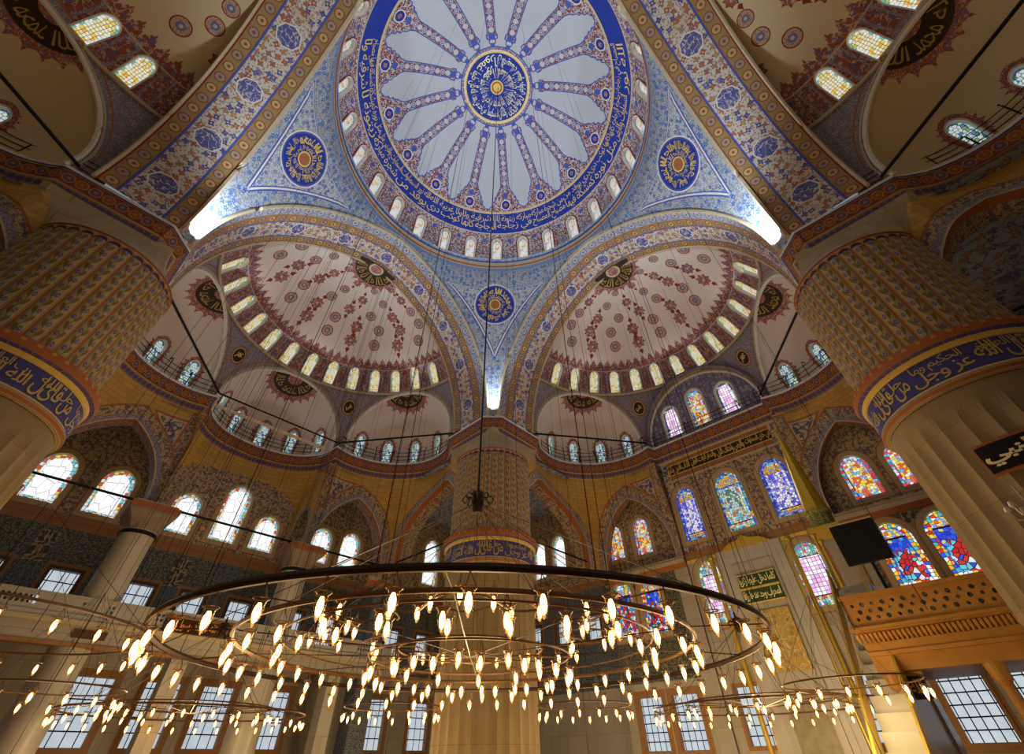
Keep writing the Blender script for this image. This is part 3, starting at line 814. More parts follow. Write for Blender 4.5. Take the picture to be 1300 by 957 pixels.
for side in FR:
    if side == 'W': continue
    F = FR[side]; nm = SIDE[side]
    SS = sphere_map(side, CS, RS)
    root = thing('half_dome', F(CS[0], 0, CS[2]), 'painted half dome on the %s side with a row of amber windows' % nm, 'half dome')
    pu = polar_uv(RS)
    cuts = {k: circle_cut(CS, RS, e[0], e[1]) for k, e in EXE.items()}
    holes = []
    regs = []
    el = lambda e: RS * rad(90 - e)
    bandp = sector(RS, -100, 100, 24.6, 37, 40)
    regs.append((bandp, 'semi_floral', None, pu))
    for k in range(-8, 9):
        az = k * 6 * 2.04 + 6.1 + 2.2; regs.append((placed([(-.42, 0), (.42, 0), (.42, 2.25), (-.42, 2.25)], dome_pt(RS, az, 25.2), (-cos(rad(az)), -sin(rad(az)))), 'spandrel_blue', None, pu))
        if k % 1 == 0: regs.append((placed([(-.3, .3), (0, .05), (.3, .3), (.3, 1.9), (0, 2.15), (-.3, 1.9)], dome_pt(RS, az, 25.2), (-cos(rad(az)), -sin(rad(az)))), 'crest', None, pu))
    regs.append((sector(RS, -100, 100, 24.6, 25.1, 40), 'stone_edge', None, pu))
    regs.append((sector(RS, -100, 100, 36.8, 37.2, 40), 'stone_edge', None, pu))
    # crest and plaster field
    regs.append((circ((0, 0), el(37.2), 80), 'crest', None, None))
    sp = []
    n = 76
    for k in range(n):
        for t, e in ((0, 43.0), (.12, 41.6), (.22, 41.8), (.3, 40.4), (.42, 40.4), (.5, 39.0), (.58, 40.4), (.7, 40.4), (.78, 41.8), (.88, 41.6)):
            sp.append(dome_pt(RS, 360 * (k + t) / n, e))
    field = 'plaster_pink' if side in ('U+', 'V+') else 'plaster_warm_lit'  # rear sides: the ochre of the warm light is painted into the plaster
    regs.append((sp, field, None, None))
    for row, (e, st, off, rr) in enumerate([(49.5, 18, 0, .68), (57, 20, 9, .64), (64, 24, 0, .58), (71, 30, 15, .5), (77.5, 40, 0, .4)]):
        a = -90 + off
        i = 0
        while a <= 90:
            up = (cos(rad(a)), sin(rad(a)))
            medal(regs, dome_pt(RS, a, e), rr, up, ('rose', 'crest') if i % 2 == 0 else ('crest', 'rose'), 'rosette#%d_%d' % (row, i), tails=(i + row) % 2 == 0)
            a += st; i += 1
    top = dome_pt(RS, 0, 89.9)
    regs += [(spiky(top, 1.95, .42, 20), 'rose', 'crown_roundel'), (circ(top, 1.72, 32), 'brown_black', 'crown_roundel'), (circ(top, .62, 20), 'stone_edge', 'crown_roundel'), (circ(top, .45, 16), 'rose', 'crown_roundel')]
    for k, (pts, cen, nn) in cuts.items():
        q = [to_dom(CS, RS, p) for p in pts]; holes.append(q); regs.append((grow(q, .62), 'rust', None, None)); regs.append((grow(q, .52), 'spandrel_blue', None, None)); regs.append((grow(q, .12), 'white_line', None, None))
    for a in (28.5, -28.5):
        c = dome_pt(RS, a, 17); regs += [(circ(c, .82, 24), 'rust', 'spandrel_roundel#%d' % (a > 0)), (circ(c, .66, 24), 'stone_edge', 'spandrel_roundel#%d' % (a > 0)), (circ(c, .58, 24), 'brown_black', 'spandrel_roundel#%d' % (a > 0))]
    wl = []
    i = 0
    # local q>0 lies to the right of the U+ half dome and to the left of the V+ one
    ks = list(range(-7, 8)) if side in ('U+', 'V-') else list(range(7, -8, -1))
    for k in ks:
        az = k * 12.24 + 2.2
        if abs(az) > 85: continue
        o = dome_pt(RS, az, 26.2); up = (-cos(rad(az)), -sin(rad(az)))
        lab = 'amber leaded window in the %s half dome, %s of its row counted from the left' % (nm, ORD[i])
        holes.append(placed(window(SS, o, up, .98, 1.98, lab, 'glass_amber', 'glass_amber_edge', group='amber windows of the %s half dome' % nm, trim='white_line', ew=.12), o, up))
        i += 1
    outer = [(-.45, -RS * rad(97))] + [dome_pt(RS, -90 + 180 * k / 40, -7) for k in range(41)] + [(-.45, RS * rad(97))]
    out = patch(outer, holes, regs, SS, .5, 'spandrel_blue', None)
    ob = build_parts(out, root, 'shell')
    mb = MB()
    for j, t in enumerate(['الله', 'لا اله', 'الا الله']):
        a1 = 85 - 60 * j
        letter_mb(mb, t, a1, a1 - 52, 1.62, .75, lambda x, y, d=0: SS(top[0] + y * cos(rad(x)), top[1] + y * sin(rad(x)), d), 'dull_gold', bold=-.004)
    mb.build('lettering', ob['crown_roundel'])
    for a, t in ((28.5, 'علي'), (-28.5, 'عمر')):
        mb = MB(); c = dome_pt(RS, a, 17); up = (-cos(rad(a)), -sin(rad(a))); r = (up[1], -up[0])
        letter_mb(mb, t, -.38, .38, -.33, .33, lambda x, y, d=0: SS(c[0] + r[0] * x + up[0] * y, c[1] + r[1] * x + up[1] * y, d), 'gold_paint', mirror=side in ('V+', 'U-'), bold=.03)
        mb.build('lettering', ob['spandrel_roundel#%d' % (a > 0)])
    m = MB()
    for k, (pts, cen, nn) in cuts.items():
        P = [F(*(cen + (p - cen) * .995 - nn * .05)) for p in pts if p.z > 18.6]
        # order is cyclic starting at the horizontal
        i0 = next(i for i in range(len(pts)) if pts[i].z <= 18.6 < pts[(i + 1) % len(pts)].z)
        seq = [pts[(i0 + 1 + j) % len(pts)] for j in range(len(pts))]; seq = [p for p in seq if p.z > 18.5]
        m.tube([F(*(cen + (p - cen) * .985 - nn * .08)) for p in seq], .12, 'white_line', 6)
        m.tube([F(*(cen + (p - cen) * 1.03 - nn * .10)) for p in seq], .07, 'stone_edge', 5)
    m.tube([F(*[x for x in (CS[0] + RS * .992 * cos(rad(24.8)) * cos(rad(a)), RS * .992 * cos(rad(24.8)) * sin(rad(a)), CS[2] + RS * sin(rad(24.8)))]) for a in range(-88, 89, 4)], .11, 'stone_edge', 6)
    m.build('moulding', root)
    # exedras
    for k, (c, R, out_az) in EXE.items():
        if side == 'V+' and k == 'M': continue
        SE = sphere_map(side, c, R); pts, cen, nn = cuts[k]
        cd = Vector(CS)
        place = {'M': 'middle', 'A': 'right' if side in ('U+', 'V-') else 'left', 'B': 'left' if side in ('U+', 'V-') else 'right'}[k]
        rt = thing('exedra_dome', F(*c), 'small plain half dome, the %s one below the %s half dome' % (place, nm), 'half dome')
        hs = []; rg = []
        azs = ([-56, -28, 1, 30, 59] if k == 'M' else [2, 31, 60, 89] if k == 'A' else [-2, -31, -60, -89])
        azs = sorted(azs, reverse=(side in ('V+', 'U-')))
        for i, az in enumerate(azs):
            o = dome_pt(R, az, -5.5); up = (-cos(rad(az)), -sin(rad(az)))
            rg.append((spiky((o[0] + up[0] * 1.1, o[1] + up[1] * 1.1), .95, .3, 18), 'crest', None)); rg.append((placed(arched(1.75, 2.35), o, up), 'rose', None))
            hs.append(placed(window(SE, o, up, 1.08, 2.0, 'green and white leaded window in the %s small half dome, %s side, %s from the left' % (place, nm, ORD[i]), 'glass_green', 'glass_green_edge',
                             group='windows of the small half domes', trim='white_line', ew=.1), o, up))
        t = dome_pt(R, out_az, 73)
        rg += [(spiky(t, 2.05, .38, 20), 'rose', 'crown_roundel'), (circ(t, 1.7, 28), 'brown_black', 'crown_roundel'), (circ(t, .6, 16), 'rose', 'crown_roundel')]
        outer = circ((0, 0), R * rad(103), 48)
        cutp = [to_dom(c, R, p) for p in pts]
        C0, N0 = cen, nn
        def keep(x, y, c=c, R=R, C0=C0, N0=N0):
            rho = hypot(x, y); a = rho / R; az = atan2(y, x); P = Vector((c[0] + R * sin(a) * cos(az), c[1] + R * sin(a) * sin(az), c[2] + R * cos(a))); return (P - C0).dot(N0) > 0
        out = patch(outer, hs, rg, SE, .42, 'plaster_pink' if side in ('U+', 'V+') else 'plaster_warm_lit', None, extra=[cutp + cutp[:1]], keep=keep)
        ob = build_parts(out, rt, 'shell')
        mb = MB()
        for j, tx in enumerate(['الله', 'محمد', 'الله']):
            a1 = out_az + 100 - 66 * j
            letter_mb(mb, tx, a1, a1 - 55, 1.5, .8, lambda x, y, d=0: SE(t[0] + y * cos(rad(x)), t[1] + y * sin(rad(x)), d), 'dull_gold', bold=-.004)
        mb.build('lettering', ob['crown_roundel'])
# flat painted lunette over the prayer wall
F = FR['V+']
SL = flat_map(F, (24.15, 0, 0), (0, 1, 0), (0, 0, 1), (-1, 0, 0))
hl = []; rl = []
for i, (q, h) in enumerate(((2.6, 2.9), (.15, 3.5), (-2.3, 2.9))):
    o = (q, 19.35); rl.append((placed(arched(1.95, h + .35), (q, 19.2), (0, 1)), 'spandrel_blue', None))
    rl.append((placed(arched(1.6, h + .16), (q, 19.3), (0, 1)), 'white_line', None))
    hl.append(placed(window(SL, o, (0, 1), 1.32, h, 'coloured window in the flat blue lunette on the front right side, %s from the left' % ORD[i], 'glass_pink' if i != 1 else 'glass_yellow', 'glass_green_edge' if i != 1 else 'glass_orange_edge', trim='white_line', ew=.16), o, (0, 1)))
lun = [(4.75, 18.0)] + [(4.75 * cos(rad(a)), 19.5 + 4.85 * sin(rad(a))) for a in range(0, 181, 6)] + [(-4.75, 18.0)]
out = patch(lun, hl, rl, SL, .6, 'lunette_blue', None)
mb = out['']
rows = [[F(p, q, z) for q, z in lun] for p in (23.4, 24.15)]
mb.grid(rows, 'rib_edge', [[(i * .6, .3) for i in range(len(lun))], [(i * .6, -.3) for i in range(len(lun))]])
tag(mb.build('lunette_wall'), 'flat blue painted lunette wall with three coloured windows', 'wall', None, 'structure')

# ------------------------------------------------------------------ gallery cornice, railings
CA = [(15.4, 10.4), (16.5, 11.15), (18, 11.5), (19.5, 11.35), (20.8, 10.7), (22.1, 9.5), (22.9, 8.0), (23.2, 6.2), (22.9, 4.75)]
CM = [(22.9, 4.75), (23.9, 4.7), (25.1, 4.35), (26.3, 3.4), (27.1, 2.0), (27.45, 0)]
def smooth_line(pl, h=.45):
    """Catmull-Rom through the points"""
    P = [pl[0]] + list(pl) + [pl[-1]]; out = []
    for i in range(1, len(P) - 2):
        a, b, c, d = (Vector(P[i + j]) for j in (-1, 0, 1, 2)); n = max(1, int((c - b).length / h))
        for k in range(n):
            t = k / n; q = .5 * ((2 * b) + (c - a) * t + (2 * a - 5 * b + 4 * c - d) * t * t + (3 * b - a - 3 * c + d) * t ** 3); out.append((q.x, q.y))
    out.append(tuple(pl[-1])); return out
mir = lambda pl: [(p, -q) for p, q in pl[::-1]]
CAs = smooth_line(CA); CMs = smooth_line(CM); CMs = CMs + mir(CMs)[1:]
CPROF = [(1.0, 18.68), (-.02, 18.70), (-.10, 18.66), (-.10, 18.50), (-.04, 18.46), (.16, 17.82), (.12, 17.78), (.20, 17.76), (.34, 17.42), (.30, 17.36), (.46, 17.2)]
CMAT = ['stone_edge', 'white_line', 'white_line', 'blue_line', 'cornice_face', 'stone_edge', 'stone_edge', 'cornice_fringe', 'rust', 'stone_edge']
def side_line(side):
    if side == 'V+': mid = [(22.9, 4.75), (23.55, 4.6), (23.6, 0), (23.55, -4.6), (22.9, -4.75)]; mid = dens(mid, .8, False)
    else: mid = CMs
    return [(11.35, 10.3)] + dens([(11.4, 10.3), CAs[0]], 1., False) + CAs[1:-1] + mid + mir(CAs)[1:-1] + dens([mir(CAs)[-1], (11.4, -10.3)], 1., False) + [(11.35, -10.3)]
def along(pl, step, start=0.):
    L = start; out = []; acc = 0
    for a, b in zip(pl, pl[1:]):
        l = hypot(b[0] - a[0], b[1] - a[1])
        while L <= acc + l and l > 0:
            t = (L - acc) / l; out.append((a[0] + (b[0] - a[0]) * t, a[1] + (b[1] - a[1]) * t)); L += step
        acc += l
    return out
TR = [1]
for side in FR:
    if side == 'W': continue
    F = FR[side]; pl = side_line(side)
    m = MB(); sweep(m, side, pl, CPROF, CMAT)
    TR[0] += 1
    tag(m.build('trim_%d' % TR[0]), 'painted red and blue gallery cornice winding along the %s side' % SIDE[side], 'cornice', None, 'structure')
    rl = offset_line(pl, .12)
    rail = MB(); zs = (19.05, 19.4, 19.75)
    root = thing('gallery_railing', F(pl[0][0], pl[0][1], 18.7), 'thin black iron railing with bent posts on the %s cornice' % SIDE[side], 'railing')
    for z in zs: rail.tube([F(x, y, z) for x, y in rl], .028, 'iron', 4)
    rail.build('rail', root)
    posts = along(rl, 1.45, .3)
    for i, (x, y) in enumerate(posts):
        pm = MB(); top = 20.15 if i % 3 == 0 else 19.95
        j = min(range(len(rl)), key=lambda k: (rl[k][0] - x) ** 2 + (rl[k][1] - y) ** 2); a = Vector(rl[max(0, j - 1)]); b = Vector(rl[min(len(rl) - 1, j + 1)]); e = (b - a).normalized(); nx, ny = -e.y, e.x
        pm.tube([F(x, y, 18.66), F(x, y, top - .3), F(x + nx * .1, y + ny * .1, top), F(x + nx * .4, y + ny * .4, top + .16), F(x + nx * .6, y + ny * .6, top)], .036, 'iron', 4)
        pm.build('post', root)
# pier noses: the short chamfered cornice piece over every pier
def nose(su, sv, where):
    pl = [(11.4, 10.5), (11.25, 10.5), (10.5, 11.25), (10.5, 11.4)]
    m = MB()
    class _: pass
    fr = lambda p, q, z: W(su * p, sv * q, z)
    FR['tmp'] = fr
    sweep(m, 'tmp', [(q, p) for p, q in pl] if False else pl[::-1], CPROF, CMAT)
    TR[0] += 1
    tag(m.build('trim_%d' % TR[0]), 'corner piece of the painted gallery cornice %s' % where, 'cornice', None, 'structure')

# ------------------------------------------------------------------ piers
def pier(su, sv, where, pos):
    cx, cy, _ = W(12.02 * su, 12.02 * sv, 0)
    base = (cx, cy, 0)
    root = thing('pier', base, 'huge round fluted pier %s with a blue calligraphy band' % where, 'pier')
    face = atan2(-cy, -cx)            # towards the hall centre
    # lower shaft: shallow marble flutes ending in round heads
    nf = 28; m = MB(); prof = []
    zs = [0, .5, .55, 4, 7.6, 8.3, 8.8, 9.25, 9.5, 9.7]
    rows = []; uvr = []
    for z in zs:
        r0 = 2.95 if z < .52 else 2.68
        row = []; ur = []
        for k in range(nf * 6 + 1):
            f = (k % 6) / 6; dd = .11 * sin(PI * f) if .52 < z else 0
            if z > 8.2: dd *= max(0, 1 - ((z - 8.2) / 1.1) ** 2) if 8.2 < z < 9.3 else 0
            a = 2 * PI * k / (nf * 6); row.append((cx + (r0 - dd) * cos(a), cy + (r0 - dd) * sin(a), z)); ur.append((2.7 * a, z))
        rows.append(row); uvr.append(ur)
    m.grid(rows, 'pier_marble', uvr); m.build('lower_shaft', root, smooth=False)
    # inscription belt
    b = MB(); z0 = EYE
    def ring(prof, mats, name, n=72):
        q = MB(); rows = [[(cx + r * cos(2 * PI * j / n), cy + r * sin(2 * PI * j / n), z + EYE) for j in range(n)] for r, z in prof]
        L = [0]
        for p1, p2 in zip(prof, prof[1:]): L.append(L[-1] + hypot(p2[0] - p1[0], p2[1] - p1[1]))
        for i in range(len(prof) - 1):
            w = (L[i + 1] - L[i]) / 2
            q.grid(rows[i:i + 2], mats[i], [[(2.8 * 2 * PI * j / n, -w) for j in range(n + 1)], [(2.8 * 2 * PI * j / n, w) for j in range(n + 1)]], closed=True)
        return q.build(name, root, smooth=False)
    ring([(2.68, 8.12), (2.80, 8.17), (2.86, 8.26), (2.84, 8.36), (2.80, 8.42)], ['tan_stone', 'rust', 'tan_stone', 'gold_paint'], 'lower_moulding')
    band = ring([(2.80, 8.42), (2.80, 9.32)], ['belt_blue'], 'inscription_band')
    ring([(2.80, 9.32), (2.86, 9.34), (2.88, 9.5), (3.0, 9.56), (3.05, 9.72), (3.0, 9.9), (2.85, 10.0), (2.66, 10.06)], ['gold_paint', 'gold_paint', 'cornice_fringe', 'rust', 'cornice_face2', 'rust', 'stone_edge'], 'upper_moulding')
    T = ['وقال الله', 'عز وجل', 'من قائل', 'الله العزيز', 'الحكيم وما', 'جل الله', 'رب العالمين', 'بسم الله', 'الرحمن الرحيم', 'الحمد لله']
    mb = MB(); st = 2 * PI / len(T)
    for i, t in enumerate(T):
        a1 = face + PI / 2 - i * st * 1.0   # seen from the hall, angles grow to the right... reading runs right to left
        def SP(x, y, d=0): return (cx + (2.8 + d) * cos(x), cy + (2.8 + d) * sin(x), y + EYE)
        letter_mb(mb, t, a1 - st * .97, a1 - .03 * st, 8.47, 9.0 if i % 2 else 9.28, SP, 'band_gold', bold=.006)
        letter_mb(mb, T[(i + 3) % len(T)], a1 - st * .9, a1 - .1 * st, 8.85, 9.28, SP, 'band_gold', bold=.0)
    mb.build('lettering', band)
    # upper shaft with painted flutes
    nf = 36; m = MB(); z0, z1 = 10.06, 15.2; nz = 6
    for k in range(nf):
        for s in range(4):
            f0, f1 = s / 4, (s + 1) / 4
            for j in range(nz):
                za, zb = z0 + (z1 - z0) * j / nz, z0 + (z1 - z0) * (j + 1) / nz
                P = []; U = []
                for f, z in ((f0, za), (f1, za), (f1, zb), (f0, zb)):
                    a = 2 * PI * (k + f) / nf; r = 2.56 + .07 * sin(PI * f); P.append((cx + r * cos(a), cy + r * sin(a), z + EYE)); U.append((f - .5, z + (k % 2) * .55))
                m.face(P, 'flute', U)
    for k in range(nf):     # round heads of the flutes
        pts = []
        for i in range(7):
            t = PI * i / 6; a = 2 * PI * (k + .5 + .5 * cos(t)) / nf; z = z1 + .22 * sin(t); pts.append((cx + 2.6 * cos(a), cy + 2.6 * sin(a), z + EYE))
        m.tube(pts, .035, 'flute_edge', 4)
        c = 2 * PI * (k + .5) / nf
        m.face([(cx + 2.58 * cos(a_), cy + 2.58 * sin(a_), z + EYE) for a_, z in [(2 * PI * (k + .5 + .5 * cos(PI * i / 6)) / nf, z1 + .22 * sin(PI * i / 6)) for i in range(7)]], 'belt_blue')
    m.build('painted_shaft', root)
    ring([(2.56, 15.15), (2.57, 15.5), (2.64, 15.55), (2.6, 15.6)], ['stone_edge', 'rust', 'stone_edge'], 'neck')
    # shoulder from round to the square pier head
    m = MB(); n = 96
    def reach(a):
        c, s_ = cos(a), sin(a); d = 9.
        # square head: |p-12.02| .. faces at p or q = 10.75, stretching to 15.3
        lo, hi = 10.65 - 12.02, 15.6 - 12.02
        for comp in (c, s_):
            if comp < -1e-6: d = min(d, lo / comp)
            if comp > 1e-6: d = min(d, hi / comp)
        return d
    rows = []
    for z, t in ((15.6, 0), (16.1, .42), (16.7, .72), (17.25, .93), (17.7, 1.)):
        row = []
        for j in range(n):
            a = 2 * PI * j / n; r = 2.6 * (1 - t) + reach(a) * t
            row.append(W(su * (12.02 + r * cos(a)), sv * (12.02 + r * sin(a)), z))
        rows.append(row)
    uvr = [[(2.6 * 2 * PI * j / n, .55 * i) for j in range(n + 1)] for i in range(5)]
    m.grid(rows, 'tan_stone', uvr, closed=True)
    m.build('shoulder', root)
    # head over the cornice (seen as small bright wedge feet under the pendentive)
    m = MB()
    pts = [(10.98, 10.9), (10.9, 10.98)]
    top = [W(su * p, sv * q, 18.69) for p, q in ((10.4, 11.3), (11.3, 10.4), (15.6, 10.4), (15.6, 15.6), (10.4, 15.6))]
    m.face(top, 'stone_edge')
    m.build('head_slab', root)
    # nose piece
    fr = lambda p, q, z: W(su * p, sv * q, z); FR['tmp'] = fr
    m = MB(); sweep(m, 'tmp', [(10.3, 11.45), (10.3, 11.25), (11.25, 10.3), (11.45, 10.3)], CPROF, CMAT); m.build('cornice_corner', root)
    del FR['tmp']
    return root
PF = pier(1, 1, 'in the middle', 0); PL = pier(1, -1, 'at the left edge', 1); PR = pier(-1, 1, 'at the right edge', 2)

# ------------------------------------------------------------------ squinch walls with arches below the cornice
def sstep(a, b, x):
    t = max(0., min(1., (x - a) / (b - a))); return t * t * (3 - 2 * t)
def pl_at(pl, t):
    L = [0]
    for a, b in zip(pl, pl[1:]): L.append(L[-1] + hypot(b[0] - a[0], b[1] - a[1]))
    s_ = t * L[-1]
    for i in range(len(pl) - 1):
        if s_ <= L[i + 1] or i == len(pl) - 2:
            k = (s_ - L[i]) / (L[i + 1] - L[i]); return (pl[i][0] + (pl[i + 1][0] - pl[i][0]) * k, pl[i][1] + (pl[i + 1][1] - pl[i][1]) * k)
def squinch(side, sgn):
    F0 = FR[side]; F = (lambda p, q, z: F0(p, sgn * q, z))
    pw = 23.8 if side == 'V+' else 23.35
    nm = SIDE[side]; far = (sgn > 0) == (side in ('U+', 'V-'))
    L1, L2 = pw - 13.4, 11 - 4.6
    R1 = [(13.4, 11), (pw, 11)]; R2 = [(pw, 11), (pw, 4.6)]
    off = offset_line(CAs, .34)
    ci = min(range(len(off)), key=lambda i: abs(off[i][0] - 21.9) + abs(off[i][1] - 10.3))
    C1 = [(13.4, 10.95)] + off[:ci + 1]; C2 = off[ci:]
    def S(x, z, d=0.):
        if x <= L1: t = max(0, x / L1); a, b = pl_at(R1, t), pl_at(C1, t); n = (0, -1)
        else: t = min(1, (x - L1) / L2); a, b = pl_at(R2, t), pl_at(C2, t); n = (-1, 0)
        s_ = sstep(12.3, 17.3, z); return F(a[0] * (1 - s_) + b[0] * s_ + n[0] * d, a[1] * (1 - s_) + b[1] * s_ + n[1] * d, z)
    def arch(cx, hw, spring, crown, base=10.3):
        e = ((crown - spring) ** 2 - hw * hw) / (2 * hw); R = hw + e; th = math.acos(max(-1, min(1, e / R))) if e >= 0 else math.acos(0)
        pts = [(cx + R * cos(th * k / 12) - e, spring + R * sin(th * k / 12)) for k in range(13)]
        pts += [(2 * cx - x, y) for x, y in pts[::-1][1:]]
        return [(cx + hw, base)] + pts + [(cx - hw, base)]
    a1 = arch(4.15, 4.0, 11.0, 16.0); a2 = arch(L1 + 2.95, 2.9, 11.0, 15.4)
    regs = []
    tot = L1 + L2
    regs.append(([(0, 9.8), (L1, 9.8), (L1, 11.2), (8.6, 14), (7, 16.6), (0, 16.6)], 'honey_stone', None))
    # spandrel panel, pilaster strip, archivolts
    sp = [(L1 + 3.9, 16.3), (tot - .9, 16.3), (tot - .9, 12.3), (L1 + 5.3, 14.9)]
    regs += [(grow(sp, .25), 'rust', 'spandrel_panel'), (grow(sp, .1), 'stone_edge', 'spandrel_panel'), (sp, 'arabesque_bold', 'spandrel_panel')]
    sp2 = [(L1 + .5, 12.3), (L1 + .5, 15.2), (L1 + 1.6, 15.2)]
    st = [(tot - .78, 9.8), (tot, 9.8), (tot, 17.2), (tot - .78, 17.2)]
    regs += [(st, 'rust', None), (grow(st, -.09), 'arabesque', None)]
    for a, w in ((a2, 1.0), (a1, .8)):
        q = grow(a, w); q = [(x, max(y, 9.81)) for x, y in q]
        regs += [(q, 'rust', 'archivolt'), (([(x, max(y, 9.82)) for x, y in grow(a, w - .12)]), 'arabesque', 'archivolt'), (([(x, max(y, 9.83)) for x, y in grow(a, .34)]), 'spandrel_blue', 'archivolt'), (([(x, max(y, 9.84)) for x, y in grow(a, .08)]), 'stone_edge', 'archivolt')]
    outer = [(0, 9.9), (tot, 9.9), (tot, 17.35), (0, 17.35)]
    a1c = [(x, max(y, 9.85)) for x, y in a1]; a2c = [(x, max(y, 9.85)) for x, y in a2]
    a1c = [(x, 9.8 if y <= 10.4 else y) for x, y in a1]; a2c = [(x, 9.8 if y <= 10.4 else y) for x, y in a2]
    out = patch(outer, [a1c, a2c], regs, S, .55, 'honey_stone', None)
    pos = 'far' if (side == 'V-' or side == 'U-') else ('beside the middle pier' if (side == 'U+' and sgn > 0) or (side == 'V+' and sgn > 0) else 'beside the side pier')
    root = thing('squinch_bay', F(18, 11, 10), 'curved honey stone bay above two pointed arches, %s side, %s' % (nm, {'far': 'first half' if sgn > 0 else 'second half'}.get(pos, pos)), 'arch')
    build_parts(out, root, 'curved_wall', smooth=False)
    # arch soffits
    for a, dep, mat in ((a1, 1.5, 'arabesque'), (a2, .7 if side == 'V+' else 1.1, 'spandrel_soffit')):
        m = MB(); rows = [[S(x, z, .01) for x, z in a]]
        L = [0]
        for p1, p2 in zip(a, a[1:]): L.append(L[-1] + hypot(p2[0] - p1[0], p2[1] - p1[1]))
        ks = (.0, .35, .65, 1.)
        rows = [[S(x, z, -dep * k) for x, z in a] for k in ks]
        m.grid(rows, lambda i, j: (mat if i == 1 else 'rust' if i == 0 else mat), [[(l, k * dep) for l in L] for k in ks])
        m.build('arch_soffit', root)
        if mat == 'arabesque':   # round medallions painted on the broad soffit
            for k in range(1, 8, 1):
                i = int(k * (len(a) - 1) / 8); (xa, za), (xb, zb) = a[i], a[i + 1]
                mm = MB(); c = ((xa + xb) / 2, (za + zb) / 2); ex, ez = xb - xa, zb - za; l = hypot(ex, ez); ex, ez = ex / l, ez / l
                mm.face([S(c[0] + ex * .42 * cos(g) + ez * -.0, c[1] + ez * .42 * cos(g), -dep * .5 + .42 * sin(g)) for g in [2 * PI * h / 14 for h in range(14)]], 'rose', [(.42 * cos(2 * PI * h / 14), .42 * sin(2 * PI * h / 14)) for h in range(14)])
                mm.v = [tuple(Vector(p) * 1.0) for p in mm.v]
                mm.build('painted_medallion', root)
    # impost band
    m = MB(); prof = [(.3, 9.5), (-.05, 9.6), (-.22, 9.85), (-.22, 10.1), (-.1, 10.16), (-.1, 10.3)]
    FR['tmp'] = F
    if side == 'V+': lines = [[(13.4, 11), (13.5, 11)], ]; pl_ = [(13.6, 11), (pw, 11), (pw, 4.6)]
    else: pl_ = [(pw - .9, 11), (pw, 11), (pw, 10.1)]
    if side == 'V+': pl_ = [(pw - .3, 11), (pw, 11), (pw, 4.6)]
    sweep(m, 'tmp', pl_, prof, ['brown_stone', 'rust', 'stone_edge', 'rust', 'stone_edge'])
    del FR['tmp']
    m.build('impost_band', root)
    return S, F, pw
SQ = {}
for side in ('U+', 'V+', 'U-', 'V-'):
    for sg in (1, -1): SQ[(side, sg)] = squinch(side, sg)
# middle bays
def middle(side):
    F = FR[side]; off = offset_line(CMs, .34)
    A, B = 4.1, 9.2; tot = A + B + A
    rect = [(22.9, 4.6), (27.0, 4.6), (27.0, -4.6), (22.9, -4.6)]
    half = len(off) // 2
    i1 = min(range(half), key=lambda i: abs(off[i][0] - 25.9)); i2 = len(off) - 1 - i1
    Cs = [off[:i1 + 1], off[i1:i2 + 1], off[i2:]]
    def S(x, z, d=0.):
        if x <= A: k, t, n = 0, x / A, (0, -1)
        elif x <= A + B: k, t, n = 1, (x - A) / B, (-1, 0)
        else: k, t, n = 2, (x - A - B) / A, (0, 1)
        a, b = pl_at(rect[k:k + 2], t), pl_at(Cs[k], t); s_ = sstep(14.6, 17.4, z)
        return F(a[0] * (1 - s_) + b[0] * s_ + n[0] * d, a[1] * (1 - s_) + b[1] * s_ + n[1] * d, z)
    def arc(cx): return [(cx + 1.35, 10.2)] + [(cx + 1.35 * cos(rad(a)), 11.6 + 2.3 * sin(rad(a))) for a in range(0, 181, 15)] + [(cx - 1.35, 10.2)]
    outer = [(0, 10.3), (A, 10.3), (A, 13.2), (A + B, 13.2), (A + B, 10.3), (tot, 10.3), (tot, 17.35), (0, 17.35)]
    rag = []
    for i in range(41):
        x = A + B * i / 40; u = (x - A - B / 2) / (B / 2); rag.append((x, 14.3 + 1.7 * sqrt(max(0, 1 - u * u)) + .12 * math.sin(i * 2.2)))
    regs = [([(A, 13.1), (A + B, 13.1)] + rag[::-1], 'arabesque', 'painted_field')]
    regs += [(grow(arc(2.05), .3), 'spandrel_blue', None), (grow(arc(tot - 2.05), .3), 'spandrel_blue', None)]
    out = patch(outer, [arc(2.05), arc(tot - 2.05), arched_at(B / 2 + A + MW[1][0], 0, 0)] if False else [arc(2.05), arc(tot - 2.05)] + [placed(arched(1.75, MW[k][2]), (A + B / 2 - MW[k][0] * 1.0, MW[k][1]), (0, 1)) for k in range(3)], regs, S, .5, 'honey_stone', None)
    root = thing('squinch_bay', F(25, 0, 13), 'curved honey stone bay above three tall windows in the middle of the %s side' % SIDE[side], 'arch')
    build_parts(out, root, 'curved_wall', smooth=False)
MW = [(-2.45, 10.95, 2.65), (.42, 11.1, 3.95), (3.08, 11.1, 2.5)]
for side in ('U+', 'U-', 'V-'): middle(side)

